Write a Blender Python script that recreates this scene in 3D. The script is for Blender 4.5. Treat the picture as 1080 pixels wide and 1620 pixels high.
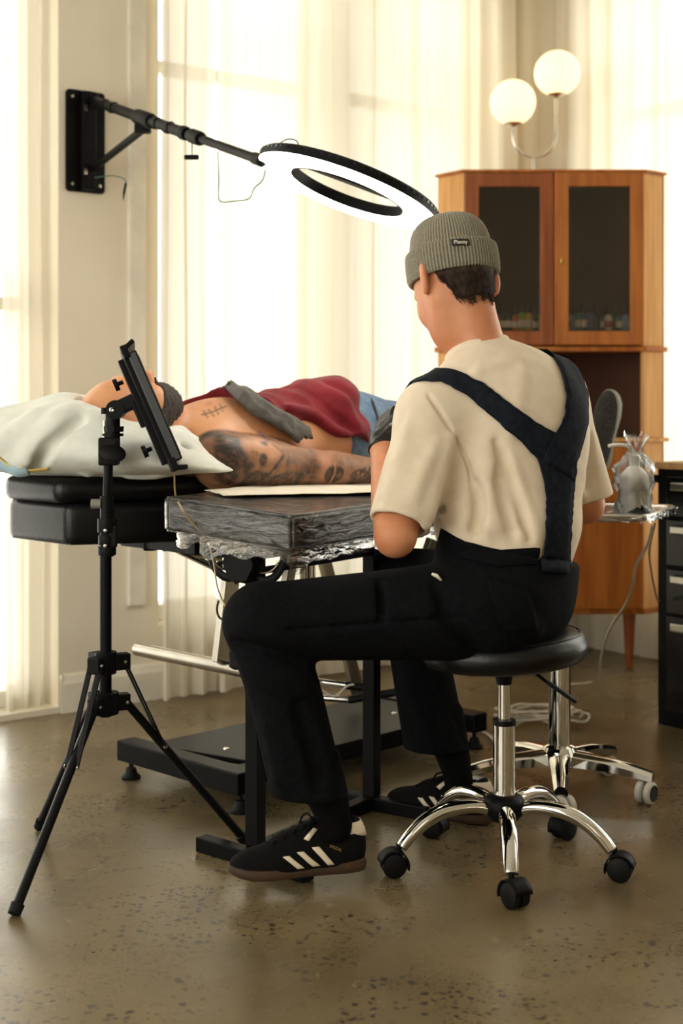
import bpy, bmesh, math, random
import numpy as np
from mathutils import Vector, Matrix, noise
random.seed(7); np.random.seed(7)
for _o in list(bpy.data.objects): bpy.data.objects.remove(_o)
SC = bpy.context.scene
COL = SC.collection
PI = math.pi

# ------------------------------------------------------------------ camera
FPX, YH, CH = 2250.0, 628.0, 1.04          # focal length in pixels, horizon row, camera height (m)
cam_d = bpy.data.cameras.new('camera')
cam_d.sensor_fit = 'HORIZONTAL'; cam_d.sensor_width = 24.0; cam_d.lens = FPX*24.0/1080.0
cam_d.shift_y = -(810.0-YH)/1080.0
cam_d.dof.use_dof = True; cam_d.dof.focus_distance = 3.15; cam_d.dof.aperture_fstop = 3.2
cam_d.clip_start = 0.05
cam = bpy.data.objects.new('camera', cam_d); COL.objects.link(cam)
cam.location = (0, 0, CH); cam.rotation_euler = (PI/2, 0, 0)
SC.camera = cam

# ------------------------------------------------------------------ world, exposure
W = bpy.data.worlds.new('daylight'); SC.world = W; W.use_nodes = True
bg = W.node_tree.nodes['Background']
bg.inputs['Color'].default_value = (1.0, 0.95, 0.855, 1); bg.inputs['Strength'].default_value = 3.9
SC.view_settings.view_transform = 'Standard'; SC.view_settings.look = 'None'
SC.view_settings.exposure = 0.62; SC.view_settings.gamma = 1.0
SC.view_settings.use_curve_mapping = False
SC.cycles.max_bounces = 10; SC.cycles.transparent_max_bounces = 16
SC.cycles.sample_clamp_indirect = 6.0
SC.cycles.use_denoising = True
SC.cycles.caustics_reflective = False; SC.cycles.caustics_refractive = False

# room frame: a runs along the long window wall, b runs out of it into the room
P0 = Vector((-0.915, 4.69, 0)); D1 = Vector((0.788, 0.616, 0)); D2 = Vector((0.616, -0.788, 0))
AC = 2.311
A_END, B_END, ROOM_H = -4.2, 6.4, 3.05
def W_(a, b, h=0.0): return P0 + D1*a + D2*b + Vector((0, 0, h))
# daylight openings (a or b range, sill, head)
WIN = {
    1: ('b0', -1.75, -0.02, 0.02, 2.90),
    2: ('b0', 0.36, 1.14, 0.25, 2.85),
    3: ('b0', 1.20, 1.93, 0.25, 2.85),
    4: ('a1', 0.17, 2.60, 0.25, 2.85),
    5: ('a0', 0.3, 4.2, 0.30, 2.95),  # unseen left wall opening, put in and sized to brighten pier and floor
    6: ('b1', -4.1, -3.0, 1.00, 2.95),  # unseen opening behind the camera, added for fill light
    7: ('a1', 3.20, 4.80, 1.20, 2.95),  # unseen opening, added to light the artist's back from the right
}
def win_frame(key):
    side, s0, s1, z0, z1 = WIN[key]
    T = 0.26
    if side == 'b0': return (lambda s, d, h: W_(s, -d, h)), D2
    if side == 'a1': return (lambda s, d, h: W_(AC+d, s, h)), -D1
    if side == 'a0': return (lambda s, d, h: W_(A_END-d, s, h)), D1
    return (lambda s, d, h: W_(s, B_END+d, h)), -D2
def portal(key):
    fr, n = win_frame(key); side, s0, s1, z0, z1 = WIN[key]
    L = bpy.data.lights.new('daylight_portal', 'AREA'); L.shape = 'RECTANGLE'
    L.size = s1-s0; L.size_y = z1-z0; L.cycles.is_portal = True
    o = bpy.data.objects.new('daylight_portal', L); COL.objects.link(o)
    o.location = fr((s0+s1)/2, 0.25, (z0+z1)/2)
    o.rotation_euler = n.to_track_quat('-Z', 'Y').to_euler()
for _k in WIN: portal(_k)

# ------------------------------------------------------------------ measuring helpers
def P(px, py, z): return Vector(((px-540.0)/FPX*z, z, CH-(py-YH)/FPX*z))
def G(px, py):
    z = CH*FPX/(py-YH); return Vector(((px-540.0)/FPX*z, z, 0))
def V(*a): return Vector(a)

# ------------------------------------------------------------------ materials
def lin(c):
    out = []
    for v in c[:3]:
        v = v/255.0
        out.append(v/12.92 if v <= 0.04045 else ((v+0.055)/1.055)**2.4)
    return (*out, 1.0)
MATS = {}
def mat(name, col, rough=0.5, metal=0.0, spec=0.5, col2=None, nscale=8.0, bump=0.0, bscale=60.0, stretch=None, nlo=0.35, nhi=0.65, coat=0.0, sheen=0.0, sss=0.0):
    m = bpy.data.materials.new(name); m.use_nodes = True; MATS[name] = m
    nt = m.node_tree; b = nt.nodes['Principled BSDF']
    b.inputs['Roughness'].default_value = rough; b.inputs['Metallic'].default_value = metal
    b.inputs['Specular IOR Level'].default_value = spec
    b.inputs['Coat Weight'].default_value = coat
    b.inputs['Sheen Weight'].default_value = sheen
    if sss: 
        b.inputs['Subsurface Weight'].default_value = sss; b.inputs['Subsurface Radius'].default_value = (0.02, 0.008, 0.004); b.inputs['Subsurface Scale'].default_value = 0.4
    tc = nt.nodes.new('ShaderNodeTexCoord'); mp = nt.nodes.new('ShaderNodeMapping')
    nt.links.new(tc.outputs['Object'], mp.inputs['Vector'])
    if stretch: mp.inputs['Scale'].default_value = stretch
    if col2 is None: col2 = tuple(max(0, v*0.93) for v in col)
    n = nt.nodes.new('ShaderNodeTexNoise'); n.inputs['Scale'].default_value = nscale; n.inputs['Detail'].default_value = 4
    nt.links.new(mp.outputs[0], n.inputs['Vector'])
    r = nt.nodes.new('ShaderNodeValToRGB'); r.color_ramp.elements[0].position = nlo; r.color_ramp.elements[1].position = nhi
    r.color_ramp.elements[0].color = lin(col2); r.color_ramp.elements[1].color = lin(col)
    nt.links.new(n.outputs['Fac'], r.inputs['Fac']); nt.links.new(r.outputs['Color'], b.inputs['Base Color'])
    if bump:
        n2 = nt.nodes.new('ShaderNodeTexNoise'); n2.inputs['Scale'].default_value = bscale; n2.inputs['Detail'].default_value = 3
        nt.links.new(mp.outputs[0], n2.inputs['Vector'])
        bp = nt.nodes.new('ShaderNodeBump'); bp.inputs['Strength'].default_value = bump; bp.inputs['Distance'].default_value = 0.004
        nt.links.new(n2.outputs['Fac'], bp.inputs['Height']); nt.links.new(bp.outputs[0], b.inputs['Normal'])
    return m
def emis(name, col, strength):
    m = mat(name, col, 0.4); b = m.node_tree.nodes['Principled BSDF']
    b.inputs['Emission Color'].default_value = lin(col); b.inputs['Emission Strength'].default_value = strength
    return m

# ------------------------------------------------------------------ mesh helpers
class MB:
    def __init__(s): s.v = []; s.f = []
    def add(s, vs, fs):
        o = len(s.v); s.v += [tuple(v) for v in vs]; s.f += [tuple(i+o for i in f) for f in fs]; return s
    def box(s, c, size, R=None):
        c = Vector(c); h = [x/2 for x in size]
        vs = []
        for x in (-1, 1):
            for y in (-1, 1):
                for z in (-1, 1):
                    p = Vector((x*h[0], y*h[1], z*h[2]))
                    if R is not None: p = R @ p
                    vs.append(c+p)
        return s.add(vs, [(0,1,3,2),(4,6,7,5),(0,4,5,1),(2,3,7,6),(0,2,6,4),(1,5,7,3)])
    def bar(s, a, b, w, t, up=(0,0,1)):
        a = Vector(a); b = Vector(b); x = (b-a); L = x.length; x.normalize()
        z = Vector(up) - x*x.dot(Vector(up))
        if z.length < 1e-5: z = x.orthogonal()
        z.normalize(); y = z.cross(x)
        R = Matrix((x, y, z)).transposed()
        return s.box((a+b)/2, (L, w, t), R)
    def tube(s, pts, r, seg=10, caps=True, flat=None, up=None):
        pts = [Vector(p) for p in pts]; n = len(pts)
        rs = r if isinstance(r, (list, tuple)) else [r]*n
        tang = []
        for i in range(n):
            t = pts[min(i+1, n-1)]-pts[max(i-1, 0)]
            tang.append(t.normalized() if t.length > 1e-9 else Vector((0,0,1)))
        nrm = Vector(up) if up is not None else tang[0].orthogonal()
        vs = []; fs = []
        for i in range(n):
            t = tang[i]; nrm = nrm-t*nrm.dot(t)
            if nrm.length < 1e-6: nrm = t.orthogonal()
            nrm.normalize(); bn = t.cross(nrm)
            fl = 1.0 if flat is None else flat
            for k in range(seg):
                a = 2*PI*k/seg
                vs.append(pts[i]+(nrm*math.cos(a)*fl+bn*math.sin(a))*rs[i])
        for i in range(n-1):
            for k in range(seg):
                k2 = (k+1) % seg
                fs.append((i*seg+k, i*seg+k2, (i+1)*seg+k2, (i+1)*seg+k))
        if caps:
            fs.append(tuple(range(seg-1, -1, -1))); fs.append(tuple((n-1)*seg+k for k in range(seg)))
        return s.add(vs, fs)
    def lathe(s, prof, c=(0,0,0), R=None, seg=32, sx=1.0, sy=1.0, rib=None, cap=True):
        c = Vector(c); vs = []; fs = []; n = len(prof)
        for (r, z) in prof:
            for k in range(seg):
                a = 2*PI*k/seg; rr = r if rib is None else r*rib(a, z)
                p = Vector((rr*math.cos(a)*sx, rr*math.sin(a)*sy, z))
                if R is not None: p = R @ p
                vs.append(c+p)
        for i in range(n-1):
            for k in range(seg):
                k2 = (k+1) % seg
                fs.append((i*seg+k, i*seg+k2, (i+1)*seg+k2, (i+1)*seg+k))
        if cap and prof[0][0] > 1e-6: fs.append(tuple(range(seg-1, -1, -1)))
        if cap and prof[-1][0] > 1e-6: fs.append(tuple((n-1)*seg+k for k in range(seg)))
        return s.add(vs, fs)
    def prism(s, poly, z0, z1, c=(0,0,0), R=None):
        c = Vector(c); n = len(poly); vs = []
        for z in (z0, z1):
            for (x, y) in poly:
                p = Vector((x, y, z))
                if R is not None: p = R @ p
                vs.append(c+p)
        fs = [tuple(range(n-1, -1, -1)), tuple(range(n, 2*n))]
        for i in range(n):
            j = (i+1) % n; fs.append((i, j, n+j, n+i))
        return s.add(vs, fs)
    def grid(s, rows, close=False):
        n = len(rows); m = len(rows[0]); vs = [p for r in rows for p in r]; fs = []
        for i in range(n-1):
            for j in range(m if close else m-1):
                j2 = (j+1) % m
                fs.append((i*m+j, i*m+j2, (i+1)*m+j2, (i+1)*m+j))
        return s.add(vs, fs)
    def build(s, name, m, parent=None, smooth=True, bevel=0.0, bseg=2, loc=None, solid=0.0, fix=True, ang=40):
        me = bpy.data.meshes.new(name); me.from_pydata(s.v, [], s.f)
        if fix or bevel:
            bm = bmesh.new(); bm.from_mesh(me)
            bmesh.ops.remove_doubles(bm, verts=bm.verts, dist=1e-6)
            if fix: bmesh.ops.recalc_face_normals(bm, faces=bm.faces)
            if bevel:
                es = [e for e in bm.edges if len(e.link_faces) == 2 and e.calc_face_angle(0) > 0.6]
                bmesh.ops.bevel(bm, geom=es, offset=bevel, segments=bseg, affect='EDGES', profile=0.6, clamp_overlap=True)
            bm.to_mesh(me); bm.free()
        return link(name, me, m, parent, smooth, loc, solid, ang)
def link(name, me, m, parent=None, smooth=True, loc=None, solid=0.0, ang=40):
    me.materials.append(MATS[m] if isinstance(m, str) else m)
    if loc is not None:
        me.transform(Matrix.Translation(-Vector(loc)))
    if smooth:
        me.shade_smooth()
        if ang: me.set_sharp_from_angle(angle=math.radians(ang))
    o = bpy.data.objects.new(name, me); COL.objects.link(o)
    if loc is not None: o.location = Vector(loc)
    if solid:
        md = o.modifiers.new('thick', 'SOLIDIFY'); md.thickness = solid; md.offset = 0
    if parent is not None:
        o.parent = parent
        if loc is None and parent.type == 'EMPTY':
            o.matrix_parent_inverse = Matrix.Translation(-Vector(parent.location)) @ Matrix.Identity(4) if parent.rotation_euler.z == 0 else parent.matrix_basis.inverted()
        elif parent.type == 'MESH':
            pass
    return o
def tag(o, label, cat, group=None, kind=None):
    o['label'] = label; o['category'] = cat
    if group: o['group'] = group
    if kind: o['kind'] = kind
    return o
def struct(o): o['kind'] = 'structure'; return o
def thing(name, loc, label, cat, group=None):
    o = bpy.data.objects.new(name, None); COL.objects.link(o); o.location = Vector(loc); o.empty_display_size = 0.05
    return tag(o, label, cat, group)
def dup(root, loc, rotz=0.0, label=None, group=None):
    def cp(o, par):
        c = o.copy(); COL.objects.link(c); c.parent = par
        for ch in list(o.children): cp(ch, c)
        return c
    r = cp(root, None); r.location = Vector(loc); r.rotation_euler.z = rotz
    if label: r['label'] = label
    if group: r['group'] = group
    return r
def text_mesh(txt, size, depth=0.0006, bold=0.0):
    cu = bpy.data.curves.new('lettering', 'FONT'); cu.body = txt; cu.size = size; cu.extrude = depth; cu.offset = bold
    cu.align_x = 'CENTER'; cu.align_y = 'CENTER'; cu.resolution_u = 3
    o = bpy.data.objects.new('lettering_tmp', cu); COL.objects.link(o)
    dg = bpy.context.evaluated_depsgraph_get(); me = bpy.data.meshes.new_from_object(o.evaluated_get(dg))
    bpy.data.objects.remove(o); bpy.data.curves.remove(cu); return me
def smooth_path(pts, n=8):
    pts = [Vector(p) for p in pts]; out = []
    for i in range(len(pts)-1):
        p0 = pts[max(i-1, 0)]; p1 = pts[i]; p2 = pts[i+1]; p3 = pts[min(i+2, len(pts)-1)]
        for k in range(n):
            t = k/n; t2 = t*t; t3 = t2*t
            out.append(0.5*((2*p1)+(p2-p0)*t+(2*p0-5*p1+4*p2-p3)*t2+(3*p1-p0-3*p2+p3)*t3))
    out.append(pts[-1]); return out

# ------------------------------------------------------------------ implicit surfaces -> mesh
def A3(v): return np.array(v, dtype=np.float32)
def rc(p, a, b, ra, rb):
    a = A3(a); b = A3(b); ba = b-a; pa = p-a
    h = np.clip((pa@ba)/max(float(ba@ba), 1e-9), 0, 1)
    return np.linalg.norm(pa-h[..., None]*ba, axis=-1)-(ra+(rb-ra)*h)
def chain(p, pts, rs):
    d = None
    for i in range(len(pts)-1):
        e = rc(p, pts[i], pts[i+1], rs[i], rs[i+1]); d = e if d is None else np.minimum(d, e)
    return d
def ell(p, c, r, R=None):
    q = p-A3(c)
    if R is not None: q = q@np.array(R, dtype=np.float32)      # R columns = axes
    r = A3(r); k0 = np.linalg.norm(q/r, axis=-1)+1e-6; k1 = np.linalg.norm(q/(r*r), axis=-1)+1e-6
    return k0*(k0-1)/k1
def rbox(p, c, h, rad, R=None):
    q = p-A3(c)
    if R is not None: q = q@np.array(R, dtype=np.float32)
    q = np.abs(q)-(A3(h)-rad)
    return np.linalg.norm(np.maximum(q, 0), axis=-1)+np.minimum(q.max(axis=-1), 0)-rad
def smin(a, b, k):
    h = np.clip(0.5+0.5*(b-a)/k, 0, 1); return b*(1-h)+a*h-k*h*(1-h)
def smax(a, b, k): return -smin(-a, -b, k)
def plane(p, c, n):
    n = Vector(n).normalized(); return (p-A3(c))@A3(n)
def grad(fn, p, e=0.002):
    g = np.zeros_like(p)
    for i in range(3):
        d = np.zeros(3, np.float32); d[i] = e
        g[:, i] = fn(p+d)-fn(p-d)
    l = np.linalg.norm(g, axis=-1, keepdims=True)+1e-9
    return g/l
def project(fn, pts, off=0.0, it=6):
    p = np.array([tuple(v) for v in pts], np.float32)
    for _ in range(it):
        d = fn(p)-off; p = p-grad(fn, p)*d[:, None]*0.9
    return [Vector(map(float, v)) for v in p]
def hit(fn, px, py, z0=2.7, z1=4.3, n=260):
    zs = np.linspace(z0, z1, n).astype(np.float32)
    p = np.stack([(px-540.0)/FPX*zs, zs, CH-(py-YH)/FPX*zs], -1).astype(np.float32)
    d = fn(p); i = np.argmax(d < 0)
    if d[i] >= 0:
        i = int(np.argmin(d)); return project(fn, [p[i]])[0]
    return Vector(map(float, p[i]))
def sdf_mesh(fn, lo, hi, res, blk=4):
    lo = np.array(lo, np.float32); hi = np.array(hi, np.float32)
    nb = np.ceil((hi-lo)/(res*blk)).astype(int)+1; n = nb*blk
    ax = [lo[i]+res*np.arange(n[i], dtype=np.float32) for i in range(3)]
    cb = [lo[i]+res*(np.arange(nb[i], dtype=np.float32)*blk+(blk-1)/2) for i in range(3)]
    Cg = np.stack(np.meshgrid(*cb, indexing='ij'), -1).reshape(-1, 3)
    dc = np.concatenate([fn(c) for c in np.array_split(Cg, max(1, len(Cg)//200000))]).reshape(nb)
    D = np.repeat(np.repeat(np.repeat(dc, blk, 0), blk, 1), blk, 2).astype(np.float32)
    act = np.argwhere(np.abs(dc) < res*blk*1.7)
    o = np.stack(np.meshgrid(*[np.arange(blk)]*3, indexing='ij'), -1).reshape(-1, 3)
    idx = (act[:, None, :]*blk+o[None]).reshape(-1, 3)
    for part in np.array_split(idx, max(1, len(idx)//200000)):
        D[part[:, 0], part[:, 1], part[:, 2]] = fn(lo+part.astype(np.float32)*res)
    D[0], D[-1], D[:, 0], D[:, -1], D[:, :, 0], D[:, :, -1] = 1, 1, 1, 1, 1, 1
    s = D < 0
    cnt = np.zeros([k-1 for k in n], np.int8)
    for dx in (0, 1):
        for dy in (0, 1):
            for dz in (0, 1):
                cnt += s[dx:n[0]-1+dx, dy:n[1]-1+dy, dz:n[2]-1+dz]
    cells = np.argwhere((cnt > 0) & (cnt < 8))
    vid = -np.ones([k-1 for k in n], np.int64); vid[tuple(cells.T)] = np.arange(len(cells))
    acc = np.zeros((len(cells), 3), np.float32); num = np.zeros(len(cells), np.float32)
    corners = [(x, y, z) for x in (0, 1) for y in (0, 1) for z in (0, 1)]
    for c0 in corners:
        for axn in range(3):
            if c0[axn]: continue
            c1 = list(c0); c1[axn] = 1
            d0 = D[tuple((cells+np.array(c0)).T)]; d1 = D[tuple((cells+np.array(c1)).T)]
            m = (d0 < 0) != (d1 < 0); t = np.where(m, d0/(d0-d1+1e-12), 0)
            pos = np.array(c0, np.float32)[None]+np.zeros((len(cells), 3), np.float32); pos[:, axn] += t
            acc += pos*m[:, None]; num += m
    verts = lo+(cells+acc/np.maximum(num, 1)[:, None])*res
    faces = []
    for axn in range(3):
        sl0 = [slice(0, n[i]) for i in range(3)]; sl1 = list(sl0)
        sl0[axn] = slice(0, n[axn]-1); sl1[axn] = slice(1, n[axn])
        e = np.argwhere(s[tuple(sl0)] != s[tuple(sl1)])
        u, v = [(1, 2), (2, 0), (0, 1)][axn]
        e = e[(e[:, u] > 0) & (e[:, v] > 0) & (e[:, u] < n[u]-1) & (e[:, v] < n[v]-1)]
        q = []
        for (du, dv) in ((-1, -1), (0, -1), (0, 0), (-1, 0)):
            k = e.copy(); k[:, u] += du; k[:, v] += dv; q.append(vid[tuple(k.T)])
        q = np.stack(q, -1); flip = ~s[tuple(e.T)]
        q[flip] = q[flip][:, ::-1]; faces.append(q)
    faces = np.concatenate(faces); faces = faces[(faces >= 0).all(1)]
    return verts, faces
def sdf_obj(name, fn, lo, hi, res, m, parent=None, relax=1, keep=None):
    v, f = sdf_mesh(fn, lo, hi, res)
    for _ in range(relax):
        d = fn(v); v = v-grad(fn, v, res*0.5)*np.clip(d, -res, res)[:, None]*0.7
    me = bpy.data.meshes.new(name)
    me.vertices.add(len(v)); me.vertices.foreach_set('co', v.astype(np.float32).ravel())
    me.loops.add(len(f)*4); me.polygons.add(len(f))
    me.loops.foreach_set('vertex_index', f.astype(np.int32).ravel())
    me.polygons.foreach_set('loop_start', np.arange(0, len(f)*4, 4, dtype=np.int32))
    me.update(calc_edges=True); me.validate()
    o = link(name, me, m, parent, True, None, 0.0, 0)
    return o
def ribbon_rows(fn, left, right, n=6, sub=6, off=0.004, z0=2.7, z1=4.3):
    """rows of points between two boundary polylines given as picture points, laid on the surface fn"""
    def resamp(pl, k):
        pl = np.array(pl, float); seg = np.linalg.norm(np.diff(pl, axis=0), axis=1); c = np.concatenate([[0], np.cumsum(seg)])
        t = np.linspace(0, c[-1], k); return np.stack([np.interp(t, c, pl[:, 0]), np.interp(t, c, pl[:, 1])], -1)
    k = max(len(left), len(right))*sub; L = resamp(left, k); R_ = resamp(right, k); rows = []
    for i in range(k):
        rows.append([hit(fn, *(L[i]*(1-j/n)+R_[i]*(j/n)), z0, z1) for j in range(n+1)])
    flat = project(fn, [p for r in rows for p in r], off, 4)
    return [flat[i*(n+1):(i+1)*(n+1)] for i in range(k)]

# ================================================================== materials
mat('wall_paint', (236, 226, 206), 0.7, col2=(230, 219, 197), nscale=3, bump=0.05, bscale=200)
mat('ceiling_paint', (238, 234, 226), 0.8)
mat('trim_paint', (240, 233, 218), 0.45)
mat('frame_paint', (236, 232, 222), 0.5)
mat('black_metal', (12, 12, 13), 0.45, 0.0, spec=0.12, col2=(9, 9, 10), nscale=20)
mat('black_gloss', (9, 9, 10), 0.22, 0.0, spec=0.35)
mat('black_plastic', (13, 13, 14), 0.5, spec=0.13, col2=(10, 10, 11), bump=0.05, bscale=300)
mat('black_rubber', (13, 13, 13), 0.6, spec=0.2)
mat('black_vinyl', (11, 11, 12), 0.34, spec=0.3, col2=(8, 8, 9), bump=0.12, bscale=220)
mat('chrome', (214, 210, 202), 0.07, 1.0, col2=(206, 202, 194), nscale=4)
mat('steel', (190, 184, 172), 0.26, 1.0, col2=(178, 172, 160), nscale=10)
mat('grey_plastic', (120, 118, 112), 0.5)
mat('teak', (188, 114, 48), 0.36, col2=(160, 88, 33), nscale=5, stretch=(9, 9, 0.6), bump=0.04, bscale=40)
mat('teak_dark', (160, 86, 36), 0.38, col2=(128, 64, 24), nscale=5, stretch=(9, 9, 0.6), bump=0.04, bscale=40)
mat('oak_side', (226, 172, 106), 0.42, col2=(208, 150, 84), nscale=5, stretch=(9, 9, 0.6))
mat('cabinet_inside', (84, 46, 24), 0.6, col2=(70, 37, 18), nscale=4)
mat('brass', (196, 160, 84), 0.25, 1.0)
mat('cloth_white', (226, 210, 188), 0.85, col2=(219, 202, 179), nscale=30, bump=0.45, bscale=16, sheen=0.1, spec=0.2)
mat('denim_dark', (18, 19, 22), 0.9, col2=(12, 13, 15), nscale=90, bump=0.35, bscale=22, spec=0.06)
mat('denim_strap', (32, 36, 45), 0.88, col2=(21, 24, 31), nscale=70, bump=0.25, bscale=40, spec=0.08)
mat('denim_thread', (70, 76, 86), 0.9)
mat('denim_blue', (104, 126, 148), 0.9, col2=(80, 104, 130), nscale=60, bump=0.2, bscale=400)
mat('skin', (208, 142, 102), 0.5, col2=(192, 122, 84), nscale=14, bump=0.05, bscale=260, sss=0.12)
mat('hair_dark', (62, 46, 34), 0.75, spec=0.2, col2=(34, 25, 19), nscale=90, bump=0.2, bscale=200)
mat('beard', (64, 54, 46), 0.8, col2=(34, 28, 24), nscale=160, bump=0.6, bscale=300)
mat('knit_grey', (150, 143, 126), 0.95, col2=(132, 125, 109), nscale=200, bump=0.4, bscale=400, sheen=0.4, spec=0.1)
mat('sock_black', (12, 12, 13), 0.95, spec=0.08, bump=0.3, bscale=400)
mat('suede_black', (15, 14, 14), 0.9, col2=(10, 9, 9), bump=0.2, bscale=500, spec=0.15)
mat('gum_sole', (74, 52, 36), 0.6, col2=(60, 42, 29), bump=0.1, bscale=300)
mat('leather_cream', (236, 222, 196), 0.6)
mat('gold_print', (190, 150, 84), 0.5)
mat('latex_black', (22, 20, 19), 0.33, spec=0.35, col2=(16, 15, 14), nscale=30)
mat('maroon_cloth', (118, 30, 38), 0.9, col2=(98, 22, 30), nscale=14, bump=0.4, bscale=30, sheen=0.1, spec=0.15)
mat('grey_cloth', (92, 88, 82), 0.95, col2=(74, 70, 66), nscale=50, bump=0.3, bscale=300)
mat('pillow_cloth', (226, 226, 218), 0.9, col2=(214, 216, 208), nscale=20, bump=0.8, bscale=24, spec=0.2)
mat('pale_blue_cloth', (170, 200, 214), 0.9)
mat('yellow_cloth', (226, 196, 110), 0.9)
mat('paper', (240, 230, 208), 0.8, bump=0.1, bscale=120)
mat('white_plastic', (240, 238, 230), 0.4)
mat('cable_white', (220, 212, 196), 0.5)
mat('cable_green', (52, 92, 74), 0.5)
mat('cable_tan', (186, 158, 112), 0.5)
mat('shoe_knit', (58, 55, 50), 0.95, col2=(34, 32, 29), nscale=150, bump=0.6, bscale=300)
mat('shoe_rubber', (150, 146, 132), 0.6)
mat('caster_rim', (206, 200, 188), 0.5)
mat('board_wood', (186, 146, 98), 0.5, col2=(168, 128, 82), nscale=5, stretch=(1, 8, 8))
emis('led_white', (255, 250, 240), 9.0)
emis('globe_glow', (255, 230, 180), 0.85)

def add_sheer(name, col, t_transp, t_transl):
    m = bpy.data.materials.new(name); m.use_nodes = True; MATS[name] = m
    nt = m.node_tree; nt.nodes.remove(nt.nodes['Principled BSDF']); out = nt.nodes['Material Output']
    tr = nt.nodes.new('ShaderNodeBsdfTransparent'); tl = nt.nodes.new('ShaderNodeBsdfTranslucent'); df = nt.nodes.new('ShaderNodeBsdfDiffuse')
    tc = nt.nodes.new('ShaderNodeTexCoord'); mp = nt.nodes.new('ShaderNodeMapping'); mp.inputs['Scale'].default_value = (500, 500, 700)
    n = nt.nodes.new('ShaderNodeTexNoise'); n.inputs['Scale'].default_value = 1.0; n.inputs['Detail'].default_value = 2
    rp = nt.nodes.new('ShaderNodeValToRGB')
    rp.color_ramp.elements[0].position = 0.3; rp.color_ramp.elements[1].position = 0.7
    c = lin(col); rp.color_ramp.elements[0].color = (c[0]*0.95, c[1]*0.94, c[2]*0.93, 1); rp.color_ramp.elements[1].color = c
    nt.links.new(tc.outputs['Object'], mp.inputs[0]); nt.links.new(mp.outputs[0], n.inputs['Vector']); nt.links.new(n.outputs['Fac'], rp.inputs['Fac'])
    nt.links.new(rp.outputs[0], tl.inputs['Color']); nt.links.new(rp.outputs[0], df.inputs['Color'])
    tr.inputs['Color'].default_value = (1, 0.99, 0.97, 1)
    m1 = nt.nodes.new('ShaderNodeMixShader'); m1.inputs[0].default_value = t_transl
    nt.links.new(df.outputs[0], m1.inputs[1]); nt.links.new(tl.outputs[0], m1.inputs[2])
    m2 = nt.nodes.new('ShaderNodeMixShader'); m2.inputs[0].default_value = t_transp
    nt.links.new(m1.outputs[0], m2.inputs[1]); nt.links.new(tr.outputs[0], m2.inputs[2])
    nt.links.new(m2.outputs[0], out.inputs['Surface']); return m
add_sheer('sheer', (242, 236, 221), 0.05, 0.47)


def add_film(name, milk, gloss, scale, bump_s, stretch):
    m = bpy.data.materials.new(name); m.use_nodes = True; MATS[name] = m
    nt = m.node_tree; nt.nodes.remove(nt.nodes['Principled BSDF']); out = nt.nodes['Material Output']
    tr = nt.nodes.new('ShaderNodeBsdfTransparent'); gl = nt.nodes.new('ShaderNodeBsdfGlossy'); df = nt.nodes.new('ShaderNodeBsdfDiffuse')
    gl.inputs['Roughness'].default_value = 0.16; df.inputs['Color'].default_value = (0.62, 0.56, 0.47, 1)
    tc = nt.nodes.new('ShaderNodeTexCoord'); mp = nt.nodes.new('ShaderNodeMapping'); mp.inputs['Scale'].default_value = stretch
    n = nt.nodes.new('ShaderNodeTexNoise'); n.inputs['Scale'].default_value = scale; n.inputs['Detail'].default_value = 6; n.inputs['Distortion'].default_value = 1.2
    nt.links.new(tc.outputs['Object'], mp.inputs[0]); nt.links.new(mp.outputs[0], n.inputs['Vector'])
    bp = nt.nodes.new('ShaderNodeBump'); bp.inputs['Strength'].default_value = bump_s; bp.inputs['Distance'].default_value = 0.01
    nt.links.new(n.outputs['Fac'], bp.inputs['Height']); nt.links.new(bp.outputs[0], gl.inputs['Normal'])
    rp = nt.nodes.new('ShaderNodeValToRGB'); rp.color_ramp.elements[0].position = 0.42; rp.color_ramp.elements[1].position = 0.75
    rp.color_ramp.elements[0].color = (milk*0.3, milk*0.3, milk*0.3, 1); rp.color_ramp.elements[1].color = (milk*2.2, milk*2.2, milk*2.2, 1)
    nt.links.new(n.outputs['Fac'], rp.inputs['Fac'])
    m1 = nt.nodes.new('ShaderNodeMixShader'); nt.links.new(rp.outputs[0], m1.inputs[0])
    nt.links.new(tr.outputs[0], m1.inputs[1]); nt.links.new(df.outputs[0], m1.inputs[2])
    m2 = nt.nodes.new('ShaderNodeMixShader'); fr = nt.nodes.new('ShaderNodeFresnel'); fr.inputs['IOR'].default_value = 1.45
    nt.links.new(bp.outputs[0], fr.inputs['Normal'])
    mu = nt.nodes.new('ShaderNodeMath'); mu.operation = 'MULTIPLY'; mu.inputs[1].default_value = gloss; nt.links.new(fr.outputs[0], mu.inputs[0]); nt.links.new(mu.outputs[0], m2.inputs[0])
    nt.links.new(m1.outputs[0], m2.inputs[1]); nt.links.new(gl.outputs[0], m2.inputs[2])
    nt.links.new(m2.outputs[0], out.inputs['Surface']); return m
add_film('cling_film', 0.055, 1.6, 15.0, 0.5, (1.0, 1.0, 4))
add_film('cling_film_loose', 0.06, 1.8, 20.0, 1.0, (1, 1, 2))
add_film('bag_film', 0.05, 1.5, 34.0, 1.0, (1, 1, 0.6))

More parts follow.
